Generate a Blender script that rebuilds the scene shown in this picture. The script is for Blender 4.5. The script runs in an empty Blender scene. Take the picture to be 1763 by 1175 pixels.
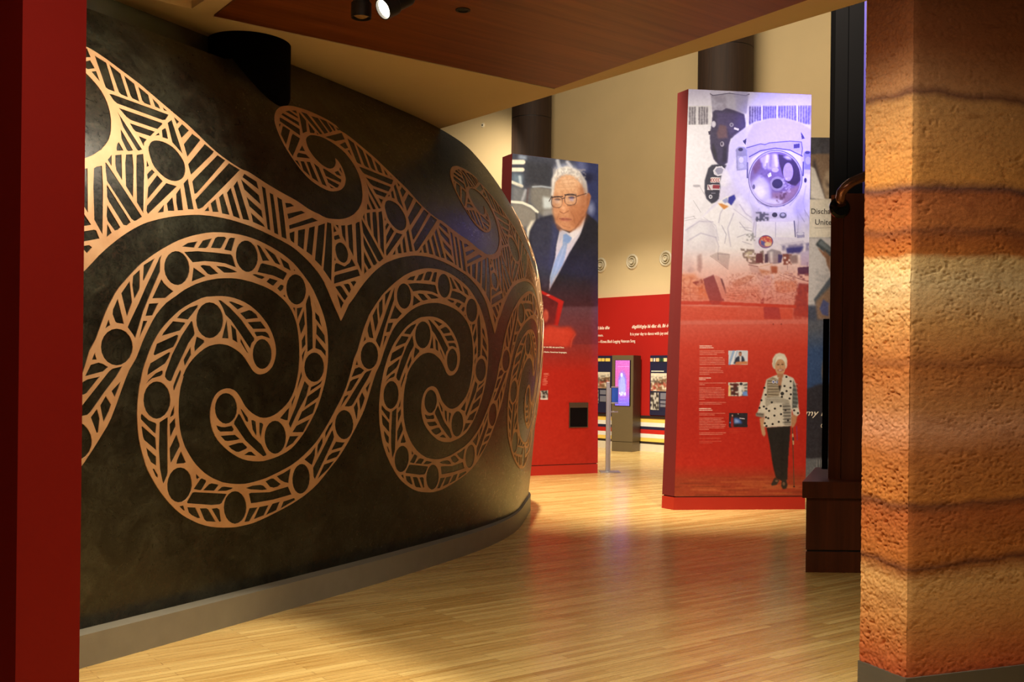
import bpy, bmesh, math, random
import numpy as np
from mathutils import Vector, Matrix
from mathutils.geometry import delaunay_2d_cdt

# ------------------------------------------------------------------ scene, camera, light
scene = bpy.context.scene
COL = scene.collection
EYE = 1.6                                    # height of the lens above the floor
FOCAL, U0, V0, ROLL = 1800.0, 881.5, 643.2, 0.01112     # lens measured on the 1763 x 1175 frame

cam_data = bpy.data.cameras.new('camera')
cam = bpy.data.objects.new('camera', cam_data)
COL.objects.link(cam)
cam_data.sensor_fit = 'HORIZONTAL'
cam_data.sensor_width = 36.0
cam_data.lens = 36.0 * FOCAL / 1763.0
cam_data.shift_y = (V0 - 587.5) / 1763.0
cam_data.clip_end = 200.0
cam.matrix_world = (Matrix.Translation((0, 0, EYE)) @ Matrix.Rotation(math.pi / 2, 4, 'X')
                    @ Matrix.Rotation(ROLL, 4, 'Z'))
scene.camera = cam

vs = scene.view_settings
vs.view_transform = 'Standard'
vs.look = 'None'
vs.gamma = 1.0
vs.use_curve_mapping = False
vs.exposure = 0.0

world = bpy.data.worlds.new('world')
scene.world = world
world.use_nodes = True
world.node_tree.nodes['Background'].inputs[0].default_value = (1.0, 0.72, 0.42, 1)
world.node_tree.nodes['Background'].inputs[1].default_value = 0.035


def aim(o, loc, target):
    o.location = loc
    o.rotation_euler = (Vector(target) - Vector(loc)).to_track_quat('-Z', 'Y').to_euler()


def spot(name, loc, target, watts, angle, blend=0.6, colour=(1.0, 0.80, 0.55), size=0.06):
    d = bpy.data.lights.new(name, 'SPOT')
    d.energy, d.spot_size, d.spot_blend, d.color, d.shadow_soft_size = watts, math.radians(angle), blend, colour, size
    o = bpy.data.objects.new(name, d)
    COL.objects.link(o)
    aim(o, loc, target)
    return o


def area(name, loc, target, watts, sx, sy, colour=(1.0, 0.82, 0.58)):
    d = bpy.data.lights.new(name, 'AREA')
    d.shape, d.size, d.size_y, d.energy, d.color = 'RECTANGLE', sx, sy, watts, colour
    o = bpy.data.objects.new(name, d)
    COL.objects.link(o)
    aim(o, loc, target)
    return o


WARM, SOFT = (1.0, 0.87, 0.68), (1.0, 0.90, 0.75)
# near hall: an added ambient fill, then the spotlights
area('hall_fill', (0.1, 2.9, 3.8), (0.1, 2.9, 0), 80, 2.5, 2.5, WARM)  # unseen area lamp, added to lift the ambient light of the hall
spot('vessel_spot', (-0.78, 5.52, 3.50), (-2.35, 5.65, 2.70), 165, 92, 1.0, WARM, 0.05)
spot('vessel_spot_far', (0.9, 6.2, 3.75), (-0.9, 8.4, 1.2), 22, 60, 1.0, WARM, 0.06)
spot('pillar_spot', (0.05, 3.9, 3.7), (1.85, 5.25, 1.75), 300, 60, 1.0, WARM, 0.04)
spot('recess_spot', (-1.273, 5.632, 4.14), (-0.6, 5.1, 0), 700, 60, 0.5, WARM, 0.015)
spot('floor_spot_front', (0.5, 4.0, 3.8), (0.35, 5.5, 0), 300, 66, 0.9, WARM, 0.04)
# high gallery: unseen spotlights, with fills added to brighten it
spot('portrait_spot', (1.6, 10.5, 6.6), (0.75, 16.6, 3.3), 1050, 42, 0.7, SOFT, 0.08)
spot('astronaut_spot', (2.2, 7.4, 5.6), (2.8, 12.5, 2.4), 1300, 64, 0.7, SOFT, 0.08)
spot('astronaut_blue_spot', (5.2, 9.8, 6.4), (3.5, 12.55, 4.5), 1900, 26, 1.0, (0.20, 0.16, 1.0), 0.08)
spot('gallery_floor_spot', (0.4, 12.0, 8.0), (1.1, 13.6, 0), 4400, 50, 0.9, WARM, 0.1)
spot('far_floor_fill', (1.4, 17.5, 7.5), (1.9, 19.6, 0), 2600, 50, 1.0, SOFT, 0.1)  # unseen, added to brighten the floor before the kiosk
spot('wall_foot_spot', (0.8, 18.0, 6.5), (2.4, 22.0, 0.9), 1700, 60, 1.0, SOFT, 0.1)
spot('wall_left_fill', (-1.2, 22.5, 7.6), (-0.9, 26.2, 5.0), 900, 90, 1.0, WARM, 0.1)  # unseen, added to brighten the back wall left of the portrait panel
area('gallery_fill', (0.4, 15.0, 8.6), (1.8, 20.5, 2), 420, 7.0, 5.0, WARM)  # broad unseen fill, added to brighten the gallery and back wall


# ------------------------------------------------------------------ measuring helpers
def sight(u, v):
    """direction (x, depth, up) through a point of the 1763 x 1175 frame"""
    c, s = math.cos(ROLL), math.sin(ROLL)
    a = (u - U0) * c + (v - V0) * s
    b = -(u - U0) * s + (v - V0) * c
    return a / FOCAL, 1.0, -b / FOCAL


def on_level(u, v, z=0.0):
    a, _, b = sight(u, v)
    t = (z - EYE) / b
    return Vector((a * t, t, z))


def at_depth(u, v, y):
    a, _, b = sight(u, v)
    return Vector((a * y, y, EYE + b * y))


def on_plane(u, v, p, q, lift=0.0):
    """point on the upright plane over the floor line p-q; lift moves it towards the viewer"""
    a, _, b = sight(u, v)
    dx, dy = q[0] - p[0], q[1] - p[1]
    n = math.hypot(dx, dy)
    nx, ny = dy / n, -dx / n
    t = ((p[0] + nx * lift) * nx + (p[1] + ny * lift) * ny) / (a * nx + ny)
    return Vector((a * t, t, EYE + b * t))


# ------------------------------------------------------------------ object helpers
def tag(o, label=None, cat=None, group=None, kind=None):
    if label: o['label'] = label
    if cat: o['category'] = cat
    if group: o['group'] = group
    if kind: o['kind'] = kind
    return o


def empty(name, loc, label, cat, group=None):
    o = bpy.data.objects.new(name, None)
    COL.objects.link(o)
    o.location = loc
    o.empty_display_size = 0.1
    return tag(o, label, cat, group)


def link(name, me, mat, parent=None, label=None, smooth=False):
    if mat is not None:
        me.materials.clear()
        me.materials.append(mat)
    if smooth:
        me.polygons.foreach_set('use_smooth', [True] * len(me.polygons))
    o = bpy.data.objects.new(name, me)
    COL.objects.link(o)
    if parent is not None:
        o.parent = parent
        o.matrix_parent_inverse = Matrix.Translation(-Vector(parent.location)) if parent.parent is None else Matrix.Identity(4)
    if label: o['label'] = label
    return o


def pydata(name, verts, faces):
    me = bpy.data.meshes.new(name)
    me.from_pydata([tuple(v) for v in verts], [], faces)
    me.update()
    return me


def fix(bm):
    bmesh.ops.recalc_face_normals(bm, faces=bm.faces)


def to_mesh(name, bm):
    fix(bm)
    me = bpy.data.meshes.new(name)
    bm.to_mesh(me)
    bm.free()
    return me


def hexa(bm, low, high):
    """solid between two rings of points, low and high"""
    n = len(low)
    a = [bm.verts.new(p) for p in low]
    b = [bm.verts.new(p) for p in high]
    bm.faces.new(a[::-1])
    bm.faces.new(b)
    for i in range(n):
        bm.faces.new((a[i], a[(i + 1) % n], b[(i + 1) % n], b[i]))


def prism(name, plan, z0, z1, mat, parent=None, bevel=0.0, label=None):
    bm = bmesh.new()
    hexa(bm, [(x, y, z0) for x, y in plan], [(x, y, z1) for x, y in plan])
    fix(bm)
    if bevel:
        bmesh.ops.bevel(bm, geom=bm.edges[:] , offset=bevel, segments=2, affect='EDGES', profile=0.7)
    return link(name, to_mesh(name, bm), mat, parent, label)


def solid(name, low, high, mat, parent=None, bevel=0.0, label=None):
    bm = bmesh.new()
    hexa(bm, low, high)
    fix(bm)
    if bevel:
        bmesh.ops.bevel(bm, geom=bm.edges[:], offset=bevel, segments=2, affect='EDGES', profile=0.7)
    return link(name, to_mesh(name, bm), mat, parent, label)


def frame_of(axis):
    z = Vector(axis).normalized()
    x = z.orthogonal().normalized()
    return x, z.cross(x), z


def lathe_bm(bm, base, axis, profile, seg=32):
    """profile: (radius, distance along axis)"""
    X, Y, Zv = frame_of(axis)
    base = Vector(base)
    rings = []
    for r, d in profile:
        if r < 1e-6:
            rings.append([bm.verts.new(base + Zv * d)])
        else:
            rings.append([bm.verts.new(base + Zv * d + (X * math.cos(t) + Y * math.sin(t)) * r)
                          for t in (2 * math.pi * i / seg for i in range(seg))])
    for A, B in zip(rings, rings[1:]):
        for i in range(seg):
            j = (i + 1) % seg
            if len(A) == 1 and len(B) == 1: continue
            if len(A) == 1: bm.faces.new((A[0], B[i], B[j]))
            elif len(B) == 1: bm.faces.new((A[i], A[j], B[0]))
            else: bm.faces.new((A[i], A[j], B[j], B[i]))


def lathe(name, base, axis, profile, mat, parent=None, seg=32, label=None, smooth=False):
    bm = bmesh.new()
    lathe_bm(bm, base, axis, profile, seg)
    return link(name, to_mesh(name, bm), mat, parent, label, smooth)


def tube(name, pts, radius, mat, parent=None, seg=16, label=None):
    bm = bmesh.new()
    pts = [Vector(p) for p in pts]
    rad = radius if isinstance(radius, (list, tuple)) else [radius] * len(pts)
    rings = []
    for i, p in enumerate(pts):
        d = (pts[min(i + 1, len(pts) - 1)] - pts[max(i - 1, 0)]).normalized()
        X, Y, _ = frame_of(d)
        if rings:
            X = (lastx - d * lastx.dot(d)).normalized()
            Y = d.cross(X)
        lastx = X
        rings.append([bm.verts.new(p + (X * math.cos(t) + Y * math.sin(t)) * rad[i])
                      for t in (2 * math.pi * k / seg for k in range(seg))])
    for A, B in zip(rings, rings[1:]):
        for i in range(seg):
            bm.faces.new((A[i], A[(i + 1) % seg], B[(i + 1) % seg], B[i]))
    bm.faces.new(rings[0]); bm.faces.new(rings[-1])
    return link(name, to_mesh(name, bm), mat, parent, label, True)


# ------------------------------------------------------------------ materials
def lin(c):
    return tuple((x / 255 / 12.92) if x / 255 <= 0.04045 else ((x / 255 + 0.055) / 1.055) ** 2.4 for x in c)


class Mat:
    def __init__(self, name):
        self.m = bpy.data.materials.new(name)
        self.m.use_nodes = True
        self.t = self.m.node_tree
        self.b = self.t.nodes['Principled BSDF']

    def n(self, kind, **kw):
        nd = self.t.nodes.new(kind)
        for k, v in kw.items(): setattr(nd, k, v)
        return nd

    def l(self, a, b): self.t.links.new(a, b)

    def set(self, **kw):
        for k, v in kw.items():
            self.b.inputs[k.replace('_', ' ')].default_value = v
        return self

    def math(self, op, a, b):
        nd = self.n('ShaderNodeMath', operation=op)
        for i, x in enumerate((a, b)):
            if hasattr(x, 'links'): self.l(x, nd.inputs[i])
            else: nd.inputs[i].default_value = x
        return nd.outputs[0]

    def noise(self, vec, scale, detail=4, rough=0.55, dist=0.0):
        nd = self.n('ShaderNodeTexNoise')
        nd.inputs['Scale'].default_value = scale
        nd.inputs['Detail'].default_value = detail
        nd.inputs['Roughness'].default_value = rough
        nd.inputs['Distortion'].default_value = dist
        if vec is not None: self.l(vec, nd.inputs['Vector'])
        return nd.outputs[0]

    def ramp(self, fac, stops, interp='LINEAR'):
        nd = self.n('ShaderNodeValToRGB')
        nd.color_ramp.interpolation = interp
        e = nd.color_ramp.elements
        while len(e) < len(stops): e.new(0.5)
        for x, (p, c) in zip(e, stops):
            x.position = p
            x.color = tuple(c[:3]) + (1,) if not isinstance(c, (int, float)) else (c, c, c, 1)
        self.l(fac, nd.inputs[0])
        return nd.outputs[0]

    def mix(self, fac, a, b, mode='MIX'):
        nd = self.n('ShaderNodeMix', data_type='RGBA', blend_type=mode)
        for i, x in ((0, fac), (6, a), (7, b)):
            if hasattr(x, 'links'): self.l(x, nd.inputs[i])
            elif i == 0: nd.inputs[0].default_value = x
            else: nd.inputs[i].default_value = tuple(x[:3]) + (1,)
        return nd.outputs[2]

    def pos(self, scale=(1, 1, 1), rot=(0, 0, 0)):
        g = self.n('ShaderNodeNewGeometry')
        src = g.outputs['Position']
        if any(rot):
            mr = self.n('ShaderNodeMapping')
            mr.inputs['Rotation'].default_value = rot
            self.l(src, mr.inputs['Vector'])
            src = mr.outputs[0]
        mp = self.n('ShaderNodeMapping')
        mp.inputs['Scale'].default_value = scale
        self.l(src, mp.inputs['Vector'])
        return mp.outputs[0]

    def bump(self, h, strength, dist=0.01):
        nd = self.n('ShaderNodeBump')
        nd.inputs['Strength'].default_value = strength
        nd.inputs['Distance'].default_value = dist
        self.l(h, nd.inputs['Height'])
        self.l(nd.outputs[0], self.b.inputs['Normal'])


def plain(name, rgb, rough=0.6, metal=0.0, var=0.0, scale=8.0, bump=0.0):
    """plain surface with a little procedural unevenness"""
    M = Mat(name)
    c = lin(rgb)
    M.set(Roughness=rough, Metallic=metal)
    nz = M.noise(M.pos(), scale, 3)
    v = max(var, 0.03)
    M.l(M.ramp(nz, [(0.3, tuple(x * (1 - v) for x in c)), (0.7, tuple(min(1, x * (1 + v)) for x in c))]), M.b.inputs['Base Color'])
    if bump: M.bump(M.noise(M.pos(), scale * 12, 3), bump, 0.004)
    return M.m


def glow(name, rgb, strength):
    M = Mat(name)
    M.set(Roughness=0.4)
    M.b.inputs['Base Color'].default_value = lin(rgb) + (1,)
    M.b.inputs['Emission Color'].default_value = lin(rgb) + (1,)
    M.b.inputs['Emission Strength'].default_value = strength
    return M.m


def veneer(name, dark, light, rough=0.35, rot=0.0, stretch=(0.6, 14, 14), axis='X'):
    M = Mat(name)
    M.set(Roughness=rough)
    sc = {'X': stretch, 'Z': (stretch[1], stretch[2], stretch[0])}[axis]
    p = M.pos(sc, (0, 0, rot))
    nz = M.noise(p, 1.4, 6, 0.6, 0.4)
    M.l(M.ramp(nz, [(0.3, lin(dark)), (0.52, tuple((a + b) / 2 for a, b in zip(lin(dark), lin(light)))), (0.72, lin(light))]), M.b.inputs['Base Color'])
    return M.m


E1 = Vector((0.80, 0.60, 0.0))           # the building's two main directions
E2 = Vector((0.634, -0.773, 0.0))
ANG = math.atan2(0.60, 0.80)


def floor_material():
    M = Mat('maple_strip_floor')
    p = M.pos((1, 1, 1), (0, 0, -ANG))
    br = M.n('ShaderNodeTexBrick')
    br.offset, br.offset_frequency, br.squash = 0.37, 2, 1.0
    M.l(p, br.inputs['Vector'])
    br.inputs['Scale'].default_value = 1.0
    br.inputs['Brick Width'].default_value = 0.95
    br.inputs['Row Height'].default_value = 0.057
    br.inputs['Mortar Size'].default_value = 0.0014
    br.inputs['Mortar Smooth'].default_value = 0.3
    br.inputs['Bias'].default_value = 0.0
    br.inputs['Color1'].default_value = lin((240, 208, 132)) + (1,)
    br.inputs['Color2'].default_value = lin((208, 168, 96)) + (1,)
    br.inputs['Mortar'].default_value = lin((138, 98, 56)) + (1,)
    grain = M.noise(M.pos((1.6, 40, 1), (0, 0, -ANG)), 1.5, 5, 0.6, 0.3)
    g = M.ramp(grain, [(0.32, (0.78, 0.73, 0.65)), (0.52, (1, 1, 1)), (0.7, (1.0, 0.99, 0.97))])
    streak = M.noise(M.pos((0.55, 12, 1), (0, 0, -ANG)), 1.9, 3, 0.5)
    s = M.ramp(streak, [(0.35, (0.76, 0.67, 0.55)), (0.47, (1, 1, 1))])
    c = M.mix(0.9, br.outputs['Color'], g, 'MULTIPLY')
    c = M.mix(0.8, c, s, 'MULTIPLY')
    M.l(c, M.b.inputs['Base Color'])
    r = M.ramp(grain, [(0.3, 0.32), (0.7, 0.22)])
    M.l(r, M.b.inputs['Roughness'])
    M.set(Coat_Weight=0.25, Coat_Roughness=0.16)
    M.bump(M.math('ADD', br.outputs['Fac'], M.math('MULTIPLY', grain, -0.15)), 0.12, 0.002)
    return M.m


def bronze_material():
    M = Mat('dark_patinated_bronze')
    a = M.noise(M.pos(), 4.2, 10, 0.70, 0.9)
    b = M.noise(M.pos((1, 1, 1.3)), 20.0, 8, 0.66, 1.8)
    d = M.noise(M.pos(), 1.1, 4, 0.55)
    base = M.ramp(a, [(0.28, lin((18, 17, 14))), (0.46, lin((36, 36, 29))), (0.62, lin((58, 59, 48))), (0.78, lin((88, 90, 74)))])
    rust = M.ramp(b, [(0.50, 0.0), (0.72, 0.55)])
    c = M.mix(M.math('MULTIPLY', rust, M.ramp(d, [(0.45, 0), (0.6, 1)])), base, lin((92, 62, 40)))
    veins = M.ramp(M.noise(M.pos(), 7.5, 9, 0.72, 2.4), [(0.45, 1.0), (0.495, 0.40), (0.54, 1.0)])
    c = M.mix(0.75, c, veins, 'MULTIPLY')
    M.l(c, M.b.inputs['Base Color'])
    M.l(M.ramp(b, [(0.3, 0.24), (0.7, 0.38)]), M.b.inputs['Roughness'])
    M.set(Metallic=0.12)
    M.bump(b, 0.06, 0.004)
    return M.m


def copper_material():
    M = Mat('pale_copper_inlay')
    a = M.noise(M.pos(), 6.0, 5, 0.6)
    M.l(M.ramp(a, [(0.3, lin((210, 160, 114))), (0.7, lin((228, 184, 138)))]), M.b.inputs['Base Color'])
    M.set(Metallic=0.15, Roughness=0.52)
    M.bump(M.noise(M.pos(), 120, 2), 0.05, 0.001)
    return M.m


def earth_material():
    M = Mat('layered_earth_plaster')
    g = M.n('ShaderNodeNewGeometry')
    sep = M.n('ShaderNodeSeparateXYZ')
    M.l(g.outputs['Position'], sep.inputs[0])
    warp = M.noise(M.pos((1.3, 1.3, 0.35)), 1.0, 3, 0.45)
    fine = M.noise(M.pos((3, 3, 7)), 2.6, 6, 0.65)
    z = M.math('ADD', sep.outputs['Z'], M.math('MULTIPLY', M.math('SUBTRACT', warp, 0.5), 0.20))
    z = M.math('ADD', z, M.math('MULTIPLY', M.math('SUBTRACT', fine, 0.5), 0.035))
    st = [(0.0, (186, 78, 44)), (0.14, (190, 88, 46)), (0.27, (202, 118, 62)), (0.42, (214, 150, 84)), (0.62, (226, 176, 110)), (0.685, (176, 112, 56)),
          (0.70, (110, 60, 32)), (0.74, (196, 120, 52)), (0.95, (188, 104, 48)), (1.0, (132, 74, 38)), (1.03, (202, 128, 56)), (1.24, (196, 122, 62)),
          (1.38, (218, 158, 118)), (1.48, (204, 140, 84)), (1.66, (196, 122, 60)), (1.69, (170, 104, 54)), (1.73, (208, 136, 72)), (1.88, (224, 168, 102)),
          (2.08, (244, 216, 164)), (2.19, (240, 204, 142)), (2.22, (196, 116, 46)), (2.29, (178, 100, 42)), (2.325, (140, 80, 44)), (2.36, (192, 116, 58)),
          (2.50, (178, 102, 54)), (2.53, (112, 68, 56)), (2.57, (216, 150, 74)), (2.95, (216, 164, 104)), (2.985, (132, 88, 66)), (3.02, (200, 146, 100)), (3.24, (160, 98, 58)), (3.7, (120, 68, 38))]
    ramp = M.ramp(M.math('DIVIDE', z, 4.0), [(h / 4.0, lin(c)) for h, c in st])
    blot = M.noise(M.pos((1, 1, 2.6)), 6.0, 8, 0.68, 0.8)
    m = M.ramp(blot, [(0.30, (0.66, 0.56, 0.46)), (0.47, (1, 1, 1)), (0.62, (1.05, 1.04, 1.0)), (0.74, (1.2, 1.16, 1.05))])
    c = M.mix(0.8, ramp, m, 'MULTIPLY')
    grain = M.ramp(M.noise(M.pos((1, 1, 1.6)), 48, 8, 0.78, 0.6), [(0.32, (0.62, 0.54, 0.46)), (0.48, (1, 1, 1)), (0.66, (1.12, 1.1, 1.06))])
    c = M.mix(0.7, c, grain, 'MULTIPLY')
    M.l(c, M.b.inputs['Base Color'])
    M.set(Roughness=0.85)
    grit = M.math('ADD', M.noise(M.pos((1, 1, 1.8)), 85, 5, 0.75), M.math('MULTIPLY', M.noise(M.pos(), 240, 3, 0.6), 0.5))
    M.bump(grit, 0.45, 0.006)
    return M.m


def print_material():
    M = Mat('printed_graphic')
    at = M.n('ShaderNodeAttribute', attribute_name='print')
    M.l(at.outputs['Color'], M.b.inputs['Base Color'])
    M.set(Roughness=0.45)
    return M.m


def wall_paint(name, rgb, rough=0.75):
    M = Mat(name)
    c = lin(rgb)
    nz = M.noise(M.pos(), 1.3, 4)
    M.l(M.ramp(nz, [(0.35, tuple(x * 0.96 for x in c)), (0.65, c)]), M.b.inputs['Base Color'])
    M.set(Roughness=rough)
    M.bump(M.noise(M.pos(), 160, 2), 0.05, 0.002)
    return M.m


M_FLOOR = floor_material()
M_BRONZE = bronze_material()
M_COPPER = copper_material()
M_EARTH = earth_material()
M_PRINT = print_material()
M_CREAM = wall_paint('cream_wall_paint', (226, 200, 150))
M_CEIL = wall_paint('cream_ceiling_paint', (238, 216, 168))
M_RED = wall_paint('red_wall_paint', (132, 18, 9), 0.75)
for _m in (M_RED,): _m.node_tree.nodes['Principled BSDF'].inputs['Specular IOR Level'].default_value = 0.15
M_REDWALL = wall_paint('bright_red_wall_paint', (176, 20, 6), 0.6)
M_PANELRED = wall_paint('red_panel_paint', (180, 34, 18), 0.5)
M_PANELSIDE = wall_paint('unlit_side_red', (112, 15, 10), 0.95)  # red darkened to stand for the unlit panel sides
M_CEILWOOD = veneer('cherry_ceiling_veneer', (108, 54, 20), (150, 82, 34), 0.45, -ANG, (0.5, 9, 9))
M_DARKWOOD = veneer('dark_cherry_veneer', (62, 26, 12), (92, 42, 20), 0.32, 0, (0.5, 9, 9), 'Z')
M_COLWOOD = veneer('dark_walnut_cladding', (44, 27, 15), (62, 40, 24), 0.7, 0, (0.5, 9, 9), 'Z')
M_PLINTH = plain('grey_green_plinth', (138, 132, 114), 0.6, 0, 0.06)
M_FASCIA = plain('dark_grey_fascia', (82, 82, 72), 0.7, 0, 0.05)
M_BLACK = plain('matte_black', (16, 15, 14), 0.55)
M_BLACKGLOSS = plain('black_gloss', (12, 12, 14), 0.18)
M_MASTBLACK = plain('dead_black', (7, 6, 6), 0.85)
M_MASTBLACK.node_tree.nodes['Principled BSDF'].inputs['Specular IOR Level'].default_value = 0.04
M_GREYBASE = plain('grey_baseboard', (96, 92, 82), 0.6)
M_TAUPE = plain('taupe_metal', (98, 84, 58), 0.45, 0.1)
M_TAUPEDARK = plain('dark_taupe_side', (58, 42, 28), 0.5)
M_STEEL = plain('brushed_steel', (186, 182, 172), 0.35, 0.75, 0.04, 40)
M_WHITE = plain('white_enamel', (226, 214, 184), 0.5)
M_NAVY = plain('navy_board', (34, 34, 62), 0.5)
M_YELLOW = plain('yellow_stripe', (246, 208, 96), 0.6)
M_WHITESTRIPE = plain('white_stripe', (240, 236, 222), 0.6)
M_REDSTRIPE = plain('red_stripe', (196, 34, 20), 0.6)
M_BLACKSTRIPE = plain('black_stripe', (44, 30, 22), 0.6)
M_LETTER = plain('white_lettering', (244, 234, 214), 0.6)
M_BLUE = plain('blue_sign', (40, 92, 176), 0.4)

# ------------------------------------------------------------------ printing on flat panels
class Print:
    """a small raster painted in flat artboard units, then carried by a fine mesh as printed colour"""
    def __init__(self, quad, w, h, rgb=(255, 255, 255)):
        self.w, self.h = w, h
        a = np.linspace(0, 1, w)[None, :]
        b = np.linspace(0, 1, h)[:, None]
        q = np.array(quad, float)            # corners: top left, top right, bottom right, bottom left
        self.X = (q[0, 0] * (1 - a) + q[1, 0] * a) * (1 - b) + (q[3, 0] * (1 - a) + q[2, 0] * a) * b
        self.Y = (q[0, 1] * (1 - a) + q[1, 1] * a) * (1 - b) + (q[3, 1] * (1 - a) + q[2, 1] * a) * b
        self.px = w / max(1e-6, (q[1, 0] - q[0, 0]))
        self.c = np.zeros((h, w, 3)) + np.array(rgb, float)
        self.o, self.k = (0.0, 0.0), 1.0
        self.rng = np.random.default_rng(7)

    def at(self, x0, y0, k):
        self.o, self.k = (x0, y0), k
        return self

    def P(self, s):
        if isinstance(s, str): s = [tuple(map(float, t.split(','))) for t in s.split()]
        return np.array([(self.o[0] + x / self.k, self.o[1] + y / self.k) for x, y in s])

    def blurred(self, m, r):
        n = max(1, int(round(r * self.px)))
        for _ in range(2):
            for ax in (0, 1):
                p = np.pad(m, [(n, n) if i == ax else (0, 0) for i in (0, 1)], mode='edge')
                cs = np.cumsum(p, axis=ax)
                cs = np.insert(cs, 0, 0, axis=ax)
                m = (np.take(cs, range(2 * n + 1, cs.shape[ax]), ax) - np.take(cs, range(0, cs.shape[ax] - 2 * n - 1), ax)) / (2 * n + 1)
        return m

    def put(self, m, rgb, a=1.0, win=None):
        m = (m * a)[..., None]
        c = self.c if win is None else self.c[win]
        c[...] = c * (1 - m) + np.array(rgb, float) * m

    def window(self, lo, hi, pad):
        """rows and columns that cover a box of the artboard"""
        X, Y = self.X, self.Y
        r = np.where((np.maximum(Y[:, 0], Y[:, -1]) >= lo[1] - pad) & (np.minimum(Y[:, 0], Y[:, -1]) <= hi[1] + pad))[0]
        k = np.where((np.maximum(X[0], X[-1]) >= lo[0] - pad) & (np.minimum(X[0], X[-1]) <= hi[0] + pad))[0]
        if not len(r) or not len(k): return None
        return slice(r[0], r[-1] + 1), slice(k[0], k[-1] + 1)

    def mask(self, pts, win=None):
        x, y = (self.X, self.Y) if win is None else (self.X[win], self.Y[win])
        acc = np.zeros(x.shape, bool)
        for i in range(len(pts)):
            a, b = pts[i], pts[(i + 1) % len(pts)]
            if a[1] == b[1]: continue
            acc ^= ((a[1] > y) != (b[1] > y)) & (x < (b[0] - a[0]) * (y - a[1]) / (b[1] - a[1]) + a[0])
        return acc.astype(float)

    def poly(self, s, rgb, soft=0.0, a=1.0):
        pts = self.P(s)
        win = self.window(pts.min(0), pts.max(0), soft * 3 + 2)
        if win is None: return
        m = self.mask(pts, win)
        if soft: m = self.blurred(m, soft)
        self.put(m, rgb, a, win)

    def oval(self, x, y, rx, ry, rgb, soft=0.0, a=1.0, rot=0.0):
        cx, cy = self.P([(x, y)])[0]
        rx, ry = rx / self.k, ry / self.k
        R = max(rx, ry) * 1.2 + soft * 2 + 1
        win = self.window((cx - R, cy - R), (cx + R, cy + R), 1)
        if win is None: return
        c, s = math.cos(math.radians(rot)), math.sin(math.radians(rot))
        dx, dy = self.X[win] - cx, self.Y[win] - cy
        d = np.sqrt(((dx * c + dy * s) / rx) ** 2 + ((-dx * s + dy * c) / ry) ** 2)
        e = max(soft, 0.35) / min(rx, ry)
        self.put(np.clip((1 + e - d) / (2 * e), 0, 1), rgb, a, win)

    def line(self, s, w, rgb, a=1.0, soft=0.35):
        p = self.P(s)
        w = w / self.k / 2
        win = self.window(p.min(0), p.max(0), w + soft + 2)
        if win is None: return
        X, Y = self.X[win], self.Y[win]
        m = np.zeros(X.shape)
        for A, B in zip(p, p[1:]):
            d = B - A
            L = max(1e-9, d @ d)
            t = np.clip(((X - A[0]) * d[0] + (Y - A[1]) * d[1]) / L, 0, 1)
            q = np.hypot(X - A[0] - t * d[0], Y - A[1] - t * d[1])
            m = np.maximum(m, np.clip((w + soft - q) / (2 * soft), 0, 1))
        self.put(m, rgb, a, win)

    def fade(self, y0, y1, rgb, a0=0.0, a1=1.0, lo=-1e9, hi=1e9):
        t = np.clip((self.Y - y0) / (y1 - y0), 0, 1)
        self.put((a0 + (a1 - a0) * t) * ((self.Y >= lo) & (self.Y <= hi)), rgb)

    def mottle(self, s, rgb, cell, a=1.0, soft=0.6, thr=0.5):
        """blotches of a colour inside an outline"""
        m = self.mask(self.P(s))
        n = self.rng.random((int(self.h / (cell * self.px)) + 2, int(self.w / (cell * self.px)) + 2))
        iy = (np.arange(self.h) / (cell * self.px)).astype(int)
        ix = (np.arange(self.w) / (cell * self.px)).astype(int)
        b = (n[iy][:, ix] > thr).astype(float)
        self.put(self.blurred(m * b, soft), rgb, a)

    def greeked(self, x0, y0, widths, step, hgt, rgb, a):
        """lines of text too small to read"""
        for i, w in enumerate(widths):
            if not w: continue
            x = x0
            while x < x0 + w:
                e = x + self.rng.uniform(1.5, 5.5)
                self.line([(x, y0 + i * step + hgt / 2), (min(e, x0 + w), y0 + i * step + hgt / 2)], hgt * 0.7, rgb, a * self.rng.uniform(0.7, 1.0), 0.55)
                x = e + 0.7

    def sheet(self, name, corners, parent, label=None, thick=0.004):
        """corners in space: top left, top right, bottom right, bottom left"""
        w, h = self.w, self.h
        a = np.linspace(0, 1, w)[None, :, None]
        b = np.linspace(0, 1, h)[:, None, None]
        c = [np.array(p, float) for p in corners]
        co = (c[0] * (1 - a) + c[1] * a) * (1 - b) + (c[3] * (1 - a) + c[2] * a) * b
        me = bpy.data.meshes.new(name)
        nf = (w - 1) * (h - 1)
        idx = np.arange(w * h).reshape(h, w)
        f = np.stack([idx[:-1, :-1], idx[1:, :-1], idx[1:, 1:], idx[:-1, 1:]], -1).reshape(-1)
        me.vertices.add(w * h)
        me.vertices.foreach_set('co', co.reshape(-1).astype(np.float32))
        me.loops.add(nf * 4)
        me.loops.foreach_set('vertex_index', f.astype(np.int32))
        me.polygons.add(nf)
        me.polygons.foreach_set('loop_start', np.arange(0, nf * 4, 4, dtype=np.int32))
        me.polygons.foreach_set('loop_total', np.full(nf, 4, dtype=np.int32))
        me.update(calc_edges=True)
        g = self.rng.normal(0, 1, (h, w))
        v = np.clip(self.c + (self.blurred(g, 1.2) * 14 + g * 1.5)[..., None], 0, 255) / 255
        v = np.where(v <= 0.04045, v / 12.92, ((v + 0.055) / 1.055) ** 2.4)
        at = me.attributes.new('print', 'FLOAT_COLOR', 'POINT')
        at.data.foreach_set('color', np.concatenate([v, np.ones((h, w, 1))], -1).reshape(-1).astype(np.float32))
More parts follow.
